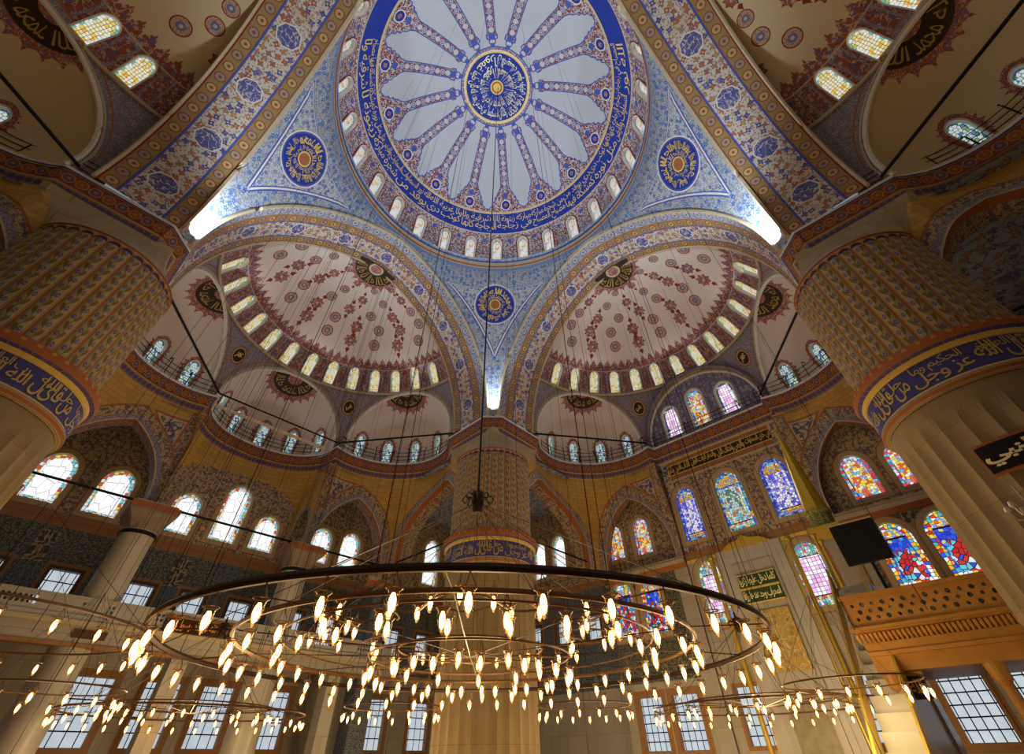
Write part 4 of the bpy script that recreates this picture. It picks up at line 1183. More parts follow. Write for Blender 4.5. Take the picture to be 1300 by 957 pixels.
# ------------------------------------------------------------------ perimeter walls with their windows
def rect(x0, z0, x1, z1): return [(x0, z0), (x1, z0), (x1, z1), (x0, z1)]
def big_wall(name, S, x0, x1, wins, regs, label, base, drops=(), h=1.1):
    holes = []
    for w in wins:
        x, z, ww, hh, glass, edge, lab, trim, kind = w
        if kind == 'sq':
            ol = rect(-ww / 2, 0, ww / 2, hh)
            window(S, (x, z), (0, 1), ww, hh, lab, glass, None, cat='window', trim=trim, outline=ol, depth=.45, tw=.16)
            holes.append([(x + a, z + b) for a, b in ol])
        else:
            ol = window(S, (x, z), (0, 1), ww, hh, lab, glass, edge, trim=trim, ew=.24, depth=.35, tw=.14)
            holes.append(placed(ol, (x, z), (0, 1)))
    out = patch(rect(x0, -EYE, x1, 17.4), holes + list(drops), regs, S, h, base, None)
    ob = out['']
    tag(ob.build(name), label, 'wall', None, 'structure')
def around(wins, m1='stone_edge', m2='arabesque'):
    r = []
    for w in wins:
        if w[8] != 'sq': r.append((placed(grow(arched(w[2], w[3]), .34), (w[0], w[1]), (0, 1)), 'rust', None)); r.append((placed(grow(arched(w[2], w[3]), .28), (w[0], w[1]), (0, 1)), 'gold_stone', None))
        else: r.append((rect(w[0] - w[2] / 2 - .32, w[1] - .3, w[0] + w[2] / 2 + .32, w[1] + w[3] + .34), 'brown_stone', None))
    return r
# left wall (local q grows to the right as seen)
SLW = flat_map(FR['U+'], (27., 0, 0), (0, 1, 0), (0, 0, 1), (-1, 0, 0))
wl = []
GL = 'tall white leaded window with turquoise and yellow border, '
for q, z, h, lab in ((-9.65, 10.9, 2.9, GL + 'first from the left, in the arch beside the left pier'), (-6.6, 10.9, 2.9, GL + 'second from the left, beside the first column'),
                     (MW[0][0], MW[0][1], MW[0][2], GL + 'left one of the three between the columns'), (MW[1][0], MW[1][1], MW[1][2], GL + 'tallest, middle one between the columns'), (MW[2][0], MW[2][1], MW[2][2], GL + 'right one of the three between the columns'),
                     (7.45, 11.3, 2.6, GL + 'narrowly seen right of the second column'), (10.0, 11.4, 2.75, GL + 'in the arch right of the second column'), (18.5, 11.7, 4.0, GL + 'just left of the middle pier')):
    wl.append((q, z, 1.75, h, 'glass_white', 'glass_white_edge', lab, 'gold_stone', 'ar'))
for i, q in enumerate((-9.6, -6.3, -2.6, .3, 3.2, 7.0, 9.6, 15.5, 18.5)):
    wl.append((q, 6.1, 1.35, 1.75, 'glass_day', None, 'square white daylight window over the left gallery parapet, %s from the left' % ORD[i], 'dark_frame', 'sq'))
for i, q in enumerate((-9.8, -2.4, .9, 3.9, 7.5, 15, 19)):
    wl.append((q, .7, 1.8, 2.75, 'glass_day', None, 'low barred window under the left gallery, %s from the left' % ORD[i], 'brown_stone', 'sq'))
rg = [(rect(-27, 10.45, 24.5, 17.4), 'arabesque', None), (rect(-27, 5, 24.5, 9.85), 'iznik', None), (rect(-27, 9.85, 24.5, 10.15), 'brown_stone', None), (rect(-27, 10.15, 24.5, 10.3), 'rust', None), (rect(-27, 10.3, 24.5, 10.6), 'band_brown', None)]
for q in (-12, -8, -4.4, -1.1, 1.8, 4.6, 8.4, 12.5, 17): rg += [(rect(q - .55, 5.4, q + .55, 9.5), 'iznik_blue', None)]
for q in (-8, -1.1, 8.6): rg += [(rect(q - .45, 8.0, q + .45, 9.6), 'star_tile', None)]
rg += around(wl)
big_wall('wall_left', SLW, -27, 24.5, wl, rg, 'left perimeter wall, tiled below and painted above, pierced by white windows', 'marble_wall', drops=[rect(-4.62, 13.25, 4.62, 17.5)])
# right (prayer) wall, flat centre and panels
SRC = flat_map(FR['V+'], (24.0, 0, 0), (0, 1, 0), (0, 0, 1), (-1, 0, 0))
wr = []
QL = 'deep blue stained glass window on the prayer wall, '
wr += [(3.42, 11.15, 1.6, 3.85, 'zone_violet', 'glass_blue_edge', 'narrow violet blue stained window on the prayer wall, upper row left', 'gold_stone', 'ar'),
       (.12, 11.0, 1.95, 4.1, 'zone_turquoise', 'glass_orange_edge', 'turquoise stained window with blue and orange flowers, upper row centre', 'gold_stone', 'ar'),
       (-3.05, 11.0, 1.75, 3.95, 'zone_violet', 'glass_blue_edge', 'violet blue stained window beside the golden cone, upper row right', 'gold_stone', 'ar'),
       (3.35, 6.1, 1.55, 3.6, 'zone_pink', 'glass_pink_edge', 'pink striped stained window left of the marble niche', 'gold_stone', 'ar'),
       (-2.75, 6.05, 1.75, 3.4, 'zone_pink', 'glass_pink_edge', 'pink latticed stained window right of the marble niche', 'gold_stone', 'ar')]
rg = [(rect(-4.6, 10.45, 4.6, 15.6), 'arabesque', None), (rect(-4.6, 9.95, 4.6, 10.45), 'band_brown', None), (rect(-4.6, 10.33, 4.6, 10.45), 'rust', None), (rect(-4.6, 9.75, 4.6, 9.95), 'gold_paint', None), (rect(-4.6, 15.6, 4.6, 15.75), 'stone_edge', None), (rect(-4.6, 15.75, 4.6, 17.4), 'rust2', None), (rect(-4.4, 16.1, 4.4, 16.95), 'gold_paint', None), (rect(-4.34, 16.16, 4.34, 16.89), 'brown_black', None)]
for q in (4.3, -4.3): rg.append((rect(q - .3, 10.5, q + .3, 17.4), 'arabesque_bold', None))
rg += around(wr)
for i, q in enumerate((3.1, -2.9)): wr.append((q, .5, 1.5, 2.5, 'glass_day_small', None, 'low barred window of the prayer wall %s the marble niche' % ('left of' if q > 0 else 'right of'), 'brown_stone', 'sq'))
big_wall('wall_right', SRC, -4.6, 4.6, wr, rg, 'front right prayer wall with stained windows above grey marble', 'marble_wall', h=.8)
mb = MB()
for i, t in enumerate(['ان في خلق السماوات', 'والارض واختلاف الليل', 'والنهار لايات لاولي', 'الالباب الذين يذكرون']):
    letter_mb(mb, t, -4.3 + 2.16 * i + 2.1, -4.3 + 2.16 * i + .04, 16.2, 16.86, SRC, 'gold_paint', mirror=False, bold=.012)
m = mb.build('inscription_board'); tag(m, 'long gold lettering on the dark strip below the cornice of the prayer wall', 'inscription')
for sg, nm in ((1, 'left of'), (-1, 'right of')):
    S = flat_map(FR['V+'], (23.86, 0, 0), (0, 1, 0), (0, 0, 1), (-1, 0, 0))
    ws = []
    for i, (q, h) in enumerate(((10.1, 3.5), (7.85, 3.4)) if sg > 0 else ((-7.15, 3.15), (-9.45, 3.15))):
        ws.append((q, 6.15, 1.6 if sg > 0 else 1.75, h, 'zone_royal', 'glass_jewel_edge', 'royal blue and red stained window in the lower row, %s of the pair %s the marble centre' % (('outer', 'inner')[i] if sg > 0 else ('inner', 'outer')[i], nm), 'gold_stone', 'ar'))
    x0, x1 = (4.6, 11.2) if sg > 0 else (-27, -4.6)
    for i, q in enumerate(((9.4, 7.0)) if sg > 0 else (-6.4, -9.0, -11.6, -14.5)): ws.append((q, .4, 1.7, 2.5, 'glass_day_small', None, 'low white barred window %s the marble centre, %s from it' % (nm, ORD[i if sg < 0 else 1 - i]), 'brown_stone', 'sq'))
    rr = [(rect(x0, 3.6, x1, 9.9), 'iznik', None)] + [(rect(q - .3, 5.4, q + .3, 9.6), 'star_tile', None) for q in ((8.97,) if sg > 0 else (-8.3,))] + [(rect(min(4.6 * sg, 5.6 * sg), -EYE, max(4.6 * sg, 5.6 * sg), 9.9), 'marble_wall', None)] + around(ws)
    out_holes = []
    for w in ws:
        ol = rect(-w[2] / 2, 0, w[2] / 2, w[3]) if w[8] == 'sq' else None
        if ol: window(S, (w[0], w[1]), (0, 1), w[2], w[3], w[6], w[4], None, cat='window', trim=w[7], outline=ol, depth=.4, tw=.14)
        else: ol = window(S, (w[0], w[1]), (0, 1), w[2], w[3], w[6], w[4], w[5], trim=w[7], ew=.3, depth=.3, tw=.12)
        out_holes.append([(w[0] + a, w[1] + b) for a, b in ol])
    out = patch(rect(x0, -EYE, x1, 9.9 if sg > 0 else 9.9), out_holes, rr, S, .9, 'marble_wall', None)
    tag(out[''].build('wall_right'), 'dark tiled wall panel %s the marble centre of the prayer wall' % nm, 'wall', None, 'structure')
SRB = flat_map(FR['V+'], (24.55, 0, 0), (0, 1, 0), (0, 0, 1), (-1, 0, 0))
wb = []
for q, z, w, h, lab in ((10.35, 11.5, 1.4, 2.6, 'left window of the pair in the pointed niche left of the prayer wall centre'), (7.9, 11.35, 1.4, 2.75, 'right window of the pair in the pointed niche left of the prayer wall centre'),
                     (-7.3, 11.0, 1.55, 2.65, 'left window of the pair in the pointed niche beside the right pier'), (-9.75, 11.0, 1.55, 2.65, 'right window of the pair in the pointed niche beside the right pier')):
    wb.append((q, z, w, h, 'glass_yellow', 'glass_red_edge', 'yellow and red ' + lab, 'gold_stone', 'ar'))
for q, lab in ((16.3, 'white leaded window seen just right of the middle pier'), (18.6, 'white leaded window half hidden by the middle pier')):
    wb.append((q, 11.7, 1.45, 3.2, 'glass_white', 'glass_white_edge', lab, 'gold_stone', 'ar'))
for i, q in enumerate((13.5, 16.5, 19.5)): wb.append((q, 6.6, 1.3, 1.5, 'glass_day', None, 'small daylight window in the dark corner right of the middle pier, %s from the right' % ORD[i], 'dark_frame', 'sq'))
rg = [(rect(-27, 10.45, 27, 17.4), 'arabesque', None), (rect(-27, 9.95, 27, 10.45), 'band_brown', None), (rect(-27, 10.33, 27, 10.45), 'rust', None), (rect(-27, 3.6, 27, 9.95), 'iznik_blue', None)] + around(wb)
big_wall('wall_right', SRB, -27, 27, wb, rg, 'outer front right wall with patterned niches', 'marble_wall')
for name, fr, p, lab in (('wall_back', 'U-', 27., 'rear right perimeter wall'), ('wall_back', 'V-', 27., 'rear left perimeter wall')):
    S = flat_map(FR[fr], (p, 0, 0), (0, 1, 0), (0, 0, 1), (-1, 0, 0))
    ww = []
    for i, q in enumerate((-9.8, -7, -2.5, .4, 3.2, 7, 9.8)): ww.append((q, 10.9, 1.75, 2.8, 'glass_white', 'glass_white_edge', 'white arched window of the %s, %s along' % (lab, ORD[i]), 'gold_stone', 'ar'))
    big_wall(name, S, -27, 27, ww, [(rect(-27, 10.2, 27, 17.4), 'arabesque', None), (rect(-27, 4, 27, 10.2), 'iznik', None)] + around(ww), lab + ' with tiles and white windows', 'marble_wall', drops=[rect(-4.62, 13.25, 4.62, 17.5)], h=1.6)
# floor and the low ceilings of the corner bays
m = MB(); m.face([W(-27, -27, -EYE), W(27, -27, -EYE), W(27, 24.5, -EYE), W(-27, 24.5, -EYE)], 'carpet', [(0, 0), (54, 0), (54, 52), (0, 52)])
tag(m.build('floor'), 'red carpeted prayer hall floor', 'floor', None, 'structure')
m = MB()
for su, sv in ((1, 1), (1, -1), (-1, 1), (-1, -1)):
    P = [(11.2, 11.2), (27, 11.2), (27, 27), (11.2, 27)]; m.face([W(su * a, sv * b, 17.25) for a, b in P], 'vault_paint', [(a, b) for a, b in P])
for side in ('U+', 'U-', 'V-', 'V+'):
    for sg in (1, -1):
        P = [(23.4, 4.6), (27, 4.6), (27, 11.2), (23.4, 11.2)]; m.face([FR[side](a, sg * b, 17.2) for a, b in P], 'vault_paint', P)
tag(m.build('ceiling'), 'painted low ceilings of the side bays', 'ceiling', None, 'structure')
# the roof space above: closes the gaps between the vaults
# ------------------------------------------------------------------ columns
def column(u, v, lab, side='U+', r=.82, sg=1):
    x, y, _ = FR[side](u, v, 0); root = thing('column', (x, y, 0), lab, 'column')
    m = MB(); m.lathe((x, y, 0), [(r * 1.02, 0), (r * 1.02, 5), (r, 6), (r * .97, 10.6), (r * 1.06, 10.68), (r * 1.06, 10.9)], 'marble', 28); m.build('shaft', root, smooth=True)
    m = MB(); m.lathe((x, y, 0), [(r * 1.1, 10.62), (r * 1.14, 10.72), (r * 1.1, 10.82)], 'iron', 28); m.build('collar', root, smooth=True)
    m = MB(); rows = []
    for z, t, s in ((10.84, 0, r * 1.0), (11.3, .5, r * 1.12), (11.75, 1, r * 1.42), (11.85, 1, r * 1.42)):
        row = []
        for k in range(16):
            a = 2 * PI * k / 16; sq = 1 / max(abs(cos(a)), abs(sin(a))); q = 1 + (sq - 1) * t
            row.append((x + s * q * cos(a + PI / 4), y + s * q * sin(a + PI / 4), z))
        rows.append(row)
    m.grid(rows, 'brown_stone2', None, closed=True); m.face(rows[-1], 'rust'); m.build('capital', root)
    m = MB(); a = W(1, 0, 0); b = W(0, 1, 0); A = Vector((a[0], a[1], 0)); B = Vector((b[0], b[1], 0))
    m.box((x, y, 12.0), (2.4, 2.4, .3), 'rust', (A, B, Vector((0, 0, 1)))); m.box((x, y, 12.2), (2.1, 2.1, .14), 'stone_edge', (A, B, Vector((0, 0, 1)))); m.build('impost', root)
column(22.95, -4.55, 'thick grey stone column left of the three tall white windows')
column(22.95, 4.55, 'thick grey stone column right of the three tall white windows')
for side in ('U-', 'V-'):
    column(22.95, 4.55, 'stone column of the %s arcade, one nearer the hall corner' % SIDE[side], side); column(22.95, -4.55, 'stone column of the %s arcade, one farther round' % SIDE[side], side)
def corner_post(u, v, lab):
    x, y, _ = W(u, v, 0); m = MB(); A = Vector((-S2, S2, 0)); B = Vector((S2, S2, 0))
    root = thing('corner_pillar', (x, y, 0), lab, 'pillar')
    m.box((x, y, 5.6), (1.3, 1.3, 11.2), 'iznik_blue', (A, B, Vector((0, 0, 1)))); m.build('shaft', root)
    m = MB(); m.box((x, y, 11.35), (1.6, 1.6, .3), 'rust', (A, B, Vector((0, 0, 1)))); m.box((x, y, 11.6), (1.45, 1.45, .2), 'stone_edge', (A, B, Vector((0, 0, 1)))); m.build('cap', root)
corner_post(23.95, 11.6, 'tile clad corner pillar left of the middle pier')
corner_post(23.95, -11.6, 'tile clad corner pillar behind the left pier')

# ------------------------------------------------------------------ left gallery
F = FR['U+']
def slab(m, p0, p1, q0, q1, z0, z1, mat, fr=F):
    c = Vector(fr((p0 + p1) / 2, (q0 + q1) / 2, (z0 + z1) / 2)); A = (Vector(fr(1, 0, 0)) - Vector(fr(0, 0, 0))); B = (Vector(fr(0, 1, 0)) - Vector(fr(0, 0, 0)))
    m.box(c, (abs(p1 - p0), abs(q1 - q0), abs(z1 - z0)), mat, (A, B, Vector((0, 0, 1))))
root = thing('gallery', F(22.3, 0, 4), 'pale marble gallery with pierced parapet along the left side', 'gallery')
SP_ = flat_map(F, (22.2, 0, 0), (0, 1, 0), (0, 0, 1), (-1, 0, 0))
holes = []
for q in np.arange(-24, 13, 3.0):
    for i in range(7):
        for j in range(2): holes.append(circ((q + .9 + i * .2, 5.42 + j * .2 + (.0 if i % 2 else .0)), .075, 6))
out = patch(rect(-27, 5.15, 12.5, 5.8), holes, [], SP_, .5, 'marble', None, gridpts=False)
m = out['']; 
slab(m, 22.15, 22.32, -27, 12.5, 5.8, 5.9, 'marble'); m.build('parapet', root)
m = MB(); slab(m, 22.1, 27, -27, 12.5, 4.95, 5.15, 'marble'); sweepl = [(-27.0, 22.0)]
slab(m, 22.0, 22.6, -27, 12.5, 4.75, 4.95, 'stone_edge'); slab(m, 22.15, 22.7, -27, 12.5, 4.1, 4.75, 'marble_wall'); slab(m, 22.05, 22.7, -27, 12.5, 3.95, 4.1, 'brown_stone'); m.build('floor_slab', root)
m = MB()
for q in (-17.3, -13, -8.7, -4.5, 0, 4.5, 8.8):
    m = MB(); slab(m, 22.4, 23.3, q - .4, q + .4, -EYE, 3.95, 'marble_wall'); m.build('support', root)
m = MB(); slab(m, 22.08, 22.2, -1.55, 2.0, 4.98, 5.62, 'brown_black'); slab(m, 22.05, 22.2, -1.62, 2.07, 5.6, 5.66, 'rust'); slab(m, 22.05, 22.2, -1.62, 2.07, 4.94, 5.0, 'rust')
sg = m.build('calligraphy_board'); tag(sg, 'long dark board with orange calligraphy on the left gallery parapet', 'sign')
mb = MB(); letter_mb(mb, 'لا اله الا الله محمد رسول الله', -1.4, 1.85, 5.05, 5.55, flat_map(F, (22.05, 0, 0), (0, 1, 0), (0, 0, 1), (-1, 0, 0)), 'orange_paint', mirror=False, bold=.02); mb.build('lettering', sg)
m = MB(); slab(m, 22.05, 22.2, -4.9, -3.6, 4.3, 4.62, 'dark_wood'); tag(m.build('wall_speaker'), 'small dark box on the marble band left of the calligraphy board', 'speaker')
# wooden booth at the lower left
root = thing('wooden_booth', F(20, -8.6, -EYE), 'wooden booth with yellow panels at the lower left', 'booth')
m = MB(); slab(m, 19.5, 20.6, -10.6, -7.0, 2.75, 2.95, 'wood'); slab(m, 19.5, 20.5, -7.2, -7.02, -EYE, 2.75, 'wood'); slab(m, 19.5, 20.5, -10.5, -10.3, -EYE, 2.75, 'wood'); slab(m, 19.55, 19.7, -8.9, -8.75, -EYE, 2.75, 'wood'); m.build('frame', root)
m = MB(); slab(m, 19.75, 19.8, -10.3, -7.2, .8, 2.7, 'gold_stone'); m.build('panel', root)

# ------------------------------------------------------------------ prayer niche, pulpit
F = FR['V+']
root = thing('prayer_niche', F(23.9, .2, -EYE), 'tall grey marble prayer niche with gilt frames between the pink windows', 'prayer niche')
m = MB(); cx = .35
for i, (w, p, z1, mt) in enumerate(((2.15, 23.95, 10.0, 'gilt'), (2.05, 23.85, 9.9, 'grey_marble'), (1.78, 23.9, 9.55, 'gilt'), (1.68, 23.82, 9.5, 'grey_marble'), (1.4, 23.86, 9.1, 'gilt'), (1.32, 23.75, 9.0, 'marble'))):
    slab(m, p - .0, 24.0, cx - w, cx + w, -EYE, z1, mt, F)
m.build('frame', root)
m = MB(); 
pts = [(cx - 1.6, 9.9), (cx + 1.6, 9.9), (cx + 1.0, 10.25), (cx + .35, 10.35), (cx, 10.6), (cx - .35, 10.35), (cx - 1.0, 10.25)]
a = [F(23.7, q, z) for q, z in pts]; b = [F(23.95, q, z) for q, z in pts]; m.face(a, 'gilt'); 
for i in range(len(a)): m.face([a[i], a[(i + 1) % len(a)], b[(i + 1) % len(a)], b[i]], 'gilt')
m.build('crest', root)
for i, z in enumerate((7.55, 6.75)):
    m = MB(); slab(m, 23.6, 23.74, cx - 1.15, cx + 1.15, z, z + .68, 'green_board', F); slab(m, 23.58, 23.74, cx - 1.2, cx + 1.2, z - .05, z, 'gold_paint', F); slab(m, 23.58, 23.74, cx - 1.2, cx + 1.2, z + .68, z + .73, 'gold_paint', F)
    b = m.build('inscription_panel', root)
    mb = MB(); letter_mb(mb, ['كلما دخل عليها زكريا', 'المحراب وجد عندها رزقا'][i], cx + 1.1, cx - 1.1, z + .06, z + .62, flat_map(F, (23.6, 0, 0), (0, 1, 0), (0, 0, 1), (-1, 0, 0)), 'pale_gold', bold=.02); mb.build('lettering', b)
m = MB(); rows = []
for k in range(13):
    a = PI * k / 12; rows.append([F(23.75 - .02 + .9 * sin(a) * 0, cx + .95 * cos(a), z) for z in (-EYE, 4.8)])
pts = [(cx - .95, -EYE), (cx + .95, -EYE), (cx + .95, 1.2)] + [(cx + .95 * cos(rad(t)), 1.2 + 1.3 * sin(rad(t))) for t in range(15, 180, 15)] + [(cx - .95, 1.2)]
m.face([F(23.73, q, z) for q, z in pts], 'soffit_medal2'); m.build('niche_face', root)
m = MB(); slab(m, 23.62, 23.74, cx - 1.1, cx + 1.1, 3.4, 6.3, 'gilt_ornament', F); m.build('gilded_panel', root)
# tall round half columns of gold left and right
m = MB()
for q in (cx - 2.5, cx + 2.5):
    x, y, z = F(23.9, q, 0); m.lathe((x, y, 0), [(.14, 0), (.14, 11.2), (.2, 11.3), (.1, 11.5)], 'gilt', 12)
m.build('gilt_post', root)
PX, PQ = 20., -4.95
x, y, _ = F(PX, PQ, 0)
root = thing('pulpit', (x, y, 0), 'gilded pulpit with a tall pointed golden cone beside the prayer niche', 'pulpit')
m = MB(); m.lathe((x, y, EYE), [(.66, 9.35), (.60, 9.5), (.52, 10.2), (.36, 11.6), (.18, 13.2), (.06, 14.2), (.10, 14.35), (.03, 14.5), (.0, 14.9)], 'cone_gold', 12); m.build('cone_roof', root)
m = MB(); m.lathe((x, y, EYE), [(.62, 8.5), (.66, 8.55), (.58, 8.65), (.56, 9.2), (.70, 9.3), (.66, 9.4)], 'green_gold', 12); m.build('drum', root)
m = MB(); slab(m, PX - .75, PX + .75, PQ - .75, PQ + .75, 8.25, 8.5, 'gilt', F)
for a in (-1, 1):
    for b in (-1, 1):
        xx, yy, _ = F(PX + a * .6, PQ + b * .6, 0); m.lathe((xx, yy, EYE), [(.08, 5.7), (.07, 8.0), (.14, 8.2)], 'gilt', 10)
m.build('canopy', root)
m = MB(); slab(m, PX - .7, PX + .7, PQ - .7, PQ + .7, -EYE, 5.75, 'marble', F); m.build('base', root)
m = MB()
for k in range(14):
    z1 = 5.4 - k * .48; slab(m, PX - .72 - .45 * (k + 1), PX - .72 - .45 * k, PQ - .6, PQ + .6, -EYE, z1, 'marble', F)
m.build('stair', root)
m = MB()
for q in (PQ - .68, PQ + .68):
    A_, B_ = (PX - .7, 6.6), (PX - 7.1, -.1); n = 20
    P = [F(A_[0], q, A_[1]), F(A_[0], q, A_[1] - 1), F(B_[0], q, B_[1] - 1), F(B_[0], q, B_[1])]; P2 = [F(A_[0], q + .08, A_[1]), F(A_[0], q + .08, A_[1] - 1), F(B_[0], q + .08, B_[1] - 1), F(B_[0], q + .08, B_[1])]
    m.face(P, 'gilt'); m.face(P2, 'gilt')
    for i in range(4): m.face([P[i], P[(i + 1) % 4], P2[(i + 1) % 4], P2[i]], 'gilt')
m.build('balustrade', root)
# black screen on a pole
root = thing('black_screen', F(16, -6.5, 5.7), 'large black flat screen in front of the jewel coloured windows', 'screen')
m = MB(); slab(m, 15.95, 16.12, -7.28, -5.62, 5.72, 7.3, 'black', F); m.build('panel', root)
m = MB(); slab(m, 15.92, 16.14, -7.32, -5.58, 7.28, 7.34, 'stone_edge', F); m.build('top_edge', root)
m = MB(); m.tube([F(16.2, -6.45, 3.4), F(16.2, -6.45, 6.5)], .05, 'iron', 8); m.build('pole', root)

# ------------------------------------------------------------------ the loggia beside the right pier
root = thing('muezzin_loggia', F(16.5, -9.5, -EYE), 'carved golden brown loggia balcony with pierced rail beside the right pier', 'balcony')
SB_ = flat_map(F, (15.3, 0, 0), (0, 1, 0), (0, 0, 1), (-1, 0, 0))
holes = []
for i in range(34):
    q = -5.15 - i * .34
    for j in range(3):
        zz = 3.78 + j * .22; qq = q - (.17 if j % 2 else 0); r = .085 if (i + j) % 2 else .065
        if -16 < qq: holes.append(circ((qq, zz), r, 6))
out = patch(rect(-16.4, 3.55, -4.85, 4.5), holes, [], SB_, .5, 'wood_gold', None, gridpts=False)
m = out['']; slab(m, 15.22, 15.42, -16.4, -4.8, 4.45, 4.58, 'wood_gold', F)
n0 = len(m.f)
# back face of the pierced rail gives it thickness
out2 = patch(rect(-16.4, 3.55, -4.85, 4.5), holes, [], lambda x, y, d=0: SB_(x, y, -.12), .5, 'wood_gold', None, gridpts=False)
b0 = len(m.v); m.v += out2[''].v; m.f += [tuple(i + b0 for i in f) for f in out2[''].f]; m.m += out2[''].m; m.uv += out2[''].uv
for hq in holes:
    for i in range(6):
        a, b = hq[i], hq[(i + 1) % 6]; m.face([SB_(*a, 0), SB_(*b, 0), SB_(*b, -.12), SB_(*a, -.12)], 'wood_dark2')
slab(m, 15.3, 19.5, -4.97, -4.85, 3.55, 4.5, 'wood_gold', F)
m.build('pierced_rail', root)
m = MB(); slab(m, 15.3, 19.6, -16.4, -4.85, 3.35, 3.55, 'wood_gold', F); slab(m, 15.15, 15.4, -16.4, -4.7, 3.42, 3.52, 'wood_gold', F)
m.build('floor_slab', root)
m = MB()
for i in range(78): # gadrooned moulding
    q = -4.85 - i * .148; m.tube([F(15.28, q, 3.34), F(15.36, q, 3.2), F(15.5, q, 3.08)], [.06, .07, .05], 'wood_gold', 6)
m.build('gadroon_moulding', root)
m = MB()
for z0, z1, p in ((2.78, 3.06, 15.5), (2.66, 2.78, 15.42), (2.2, 2.66, 15.6)): slab(m, p, 19.4, -16.4, -4.9, z0, z1, 'wood_gold', F)
m.build('beam', root)
for i, q in enumerate((-5.2, -8.15, -11.2, -14.2)):
    x, y, _ = F(15.85, q, 0); m = MB(); m.lathe((x, y, 0), [(.2, 0), (.17, .3), (.15, 3.2), (.24, 3.35), (.3, 3.82)], 'wood_gold', 14); m.build('column', root)
m = MB(); slab(m, 16.2, 16.3, -6.05, -5.45, 1.45, 2.12, 'brown_black', F); slab(m, 16.15, 16.36, -6.1, -5.4, 2.1, 2.2, 'gilt', F); b = m.build('hanging_plaque'); tag(b, 'small black plaque with gold letters under the loggia', 'sign')
mb = MB(); letter_mb(mb, 'الله', -5.53, -5.97, 1.6, 2.0, flat_map(F, (16.17, 0, 0), (0, 1, 0), (0, 0, 1), (-1, 0, 0)), 'gold_paint', bold=.02); mb.build('lettering', b)
# black calligraphy board on the right pier
cx_, cy_, _ = W(-12.02, 12.02, 0)
def pier_plate(az0, az1, z0, z1, name, lab, txt):
    m = MB(); n = 8
    for r, a0, a1, zz0, zz1, mt in ((2.76, az0 - .025, az1 + .025, z0 - .08, z1 + .08, 'rust'), (2.79, az0, az1, z0, z1, 'black')):
        rows = [[(cx_ + r * cos(a0 + (a1 - a0) * k / n), cy_ + r * sin(a0 + (a1 - a0) * k / n), z + EYE) for k in range(n + 1)] for z in (zz0, zz1)]
        m.grid(rows, mt)
    o = m.build(name); tag(o, lab, 'sign'); mb = MB()
    letter_mb(mb, txt, az0 + .02, az1 - .02, z0 + .12, z1 - .12, lambda x, y, d=0: (cx_ + 2.82 * cos(x), cy_ + 2.82 * sin(x), y + EYE), 'pale_gold', bold=.03, d=0); mb.build('lettering', o)
f_ = atan2(-11.7 - cy_, .8 - cx_)
pier_plate(f_ - .27, f_ + .2, 5.55, 6.3, 'calligraphy_board', 'black board with pale gold calligraphy on the right pier', 'النبي')
# small glass lamp on the right pier
x, y = cx_ + 3.0 * cos(f_ - .2), cy_ + 3.0 * sin(f_ - .2)
root = thing('glass_wall_lamp', (x, y, 4.0 + EYE), 'unlit crystal lamp with curled arms on the right pier', 'lamp')
m = MB()
for k in range(6):
    a = 2 * PI * k / 6; m.tube([(x, y, 4.4 + EYE), (x + .18 * cos(a), y + .18 * sin(a), 4.25 + EYE), (x + .38 * cos(a), y + .38 * sin(a), 4.32 + EYE), (x + .42 * cos(a), y + .42 * sin(a), 4.5 + EYE)], .018, 'glassy', 5)
m.tube([(x, y, 4.0 + EYE), (x, y, 5.1 + EYE)], .03, 'glassy', 6); m.build('arms', root)
m = MB()
for k in range(6):
    a = 2 * PI * k / 6; m.lathe((x + .42 * cos(a), y + .42 * sin(a), 4.5 + EYE), [(.03, 0), (.08, .05), (.06, .16)], 'glassy', 8)
m.build('cup', root)

# ------------------------------------------------------------------ iron tie rods
def rod(a, b, r, lab, grp=None):
    m = MB(); m.tube([a, b], r, 'iron', 8); o = m.build('tie_rod'); tag(o, lab, 'tie rod', grp)
for side in FR:
    if side == 'W': continue
    F = FR[side]; nm = SIDE[side]
    for sg in (1, -1):
        w = 'right' if (sg > 0) == (side in ('U+', 'V-')) else 'left'
        rod(F(15.2, sg * 10.4, 19.0), F(22.9, sg * 4.75, 19.0), .075, 'black iron tie rod across the %s small half dome of the %s side' % (w, nm))
        if side != 'V+': rod(F(23.35, sg * 11, 11.0), F(23.35, sg * 4.7, 11.0), .07, 'black iron tie rod low across the %s arcade arch of the %s side' % (w, nm))
        rod(F(14.6, sg * 11.3, 10.9), F(23.4, sg * 11.3, 10.9), .06, 'black iron tie rod low between %s pier and corner of the %s side' % (w, nm))
    if side != 'V+':
        rod(F(22.9, 4.7, 18.95), F(22.9, -4.7, 18.95), .06, 'black iron tie rod across the middle small half dome of the %s side' % nm)
        rod(F(23.35, 4.7, 11.0), F(23.35, -4.7, 11.0), .07, 'black iron tie rod low across the middle bay of the %s side' % nm)
# floodlights on the pier heads
def flood(su, sv, where):
    x, y, z = W(su * 10.9, sv * 10.9, 18.75); root = thing('floodlight', (x, y, z), 'small bright floodlight %s' % where, 'floodlight')
    m = MB(); m.box((x, y, z + .12), (.3, .2, .2), 'iron'); m.build('housing', root)
    m = MB(); m.box((x, y, z + .24), (.24, .16, .02), 'flood_lens'); m.build('lens', root)
n = N('flood_lens'); n.emit((.9, .95, 1, 1), 12.); M['flood_lens'] = n.m
flood(1, 1, 'at the foot of the pendentive on the middle pier'); flood(1, -1, 'at the foot of the pendentive on the left pier'); flood(-1, 1, 'at the foot of the pendentive on the right pier')

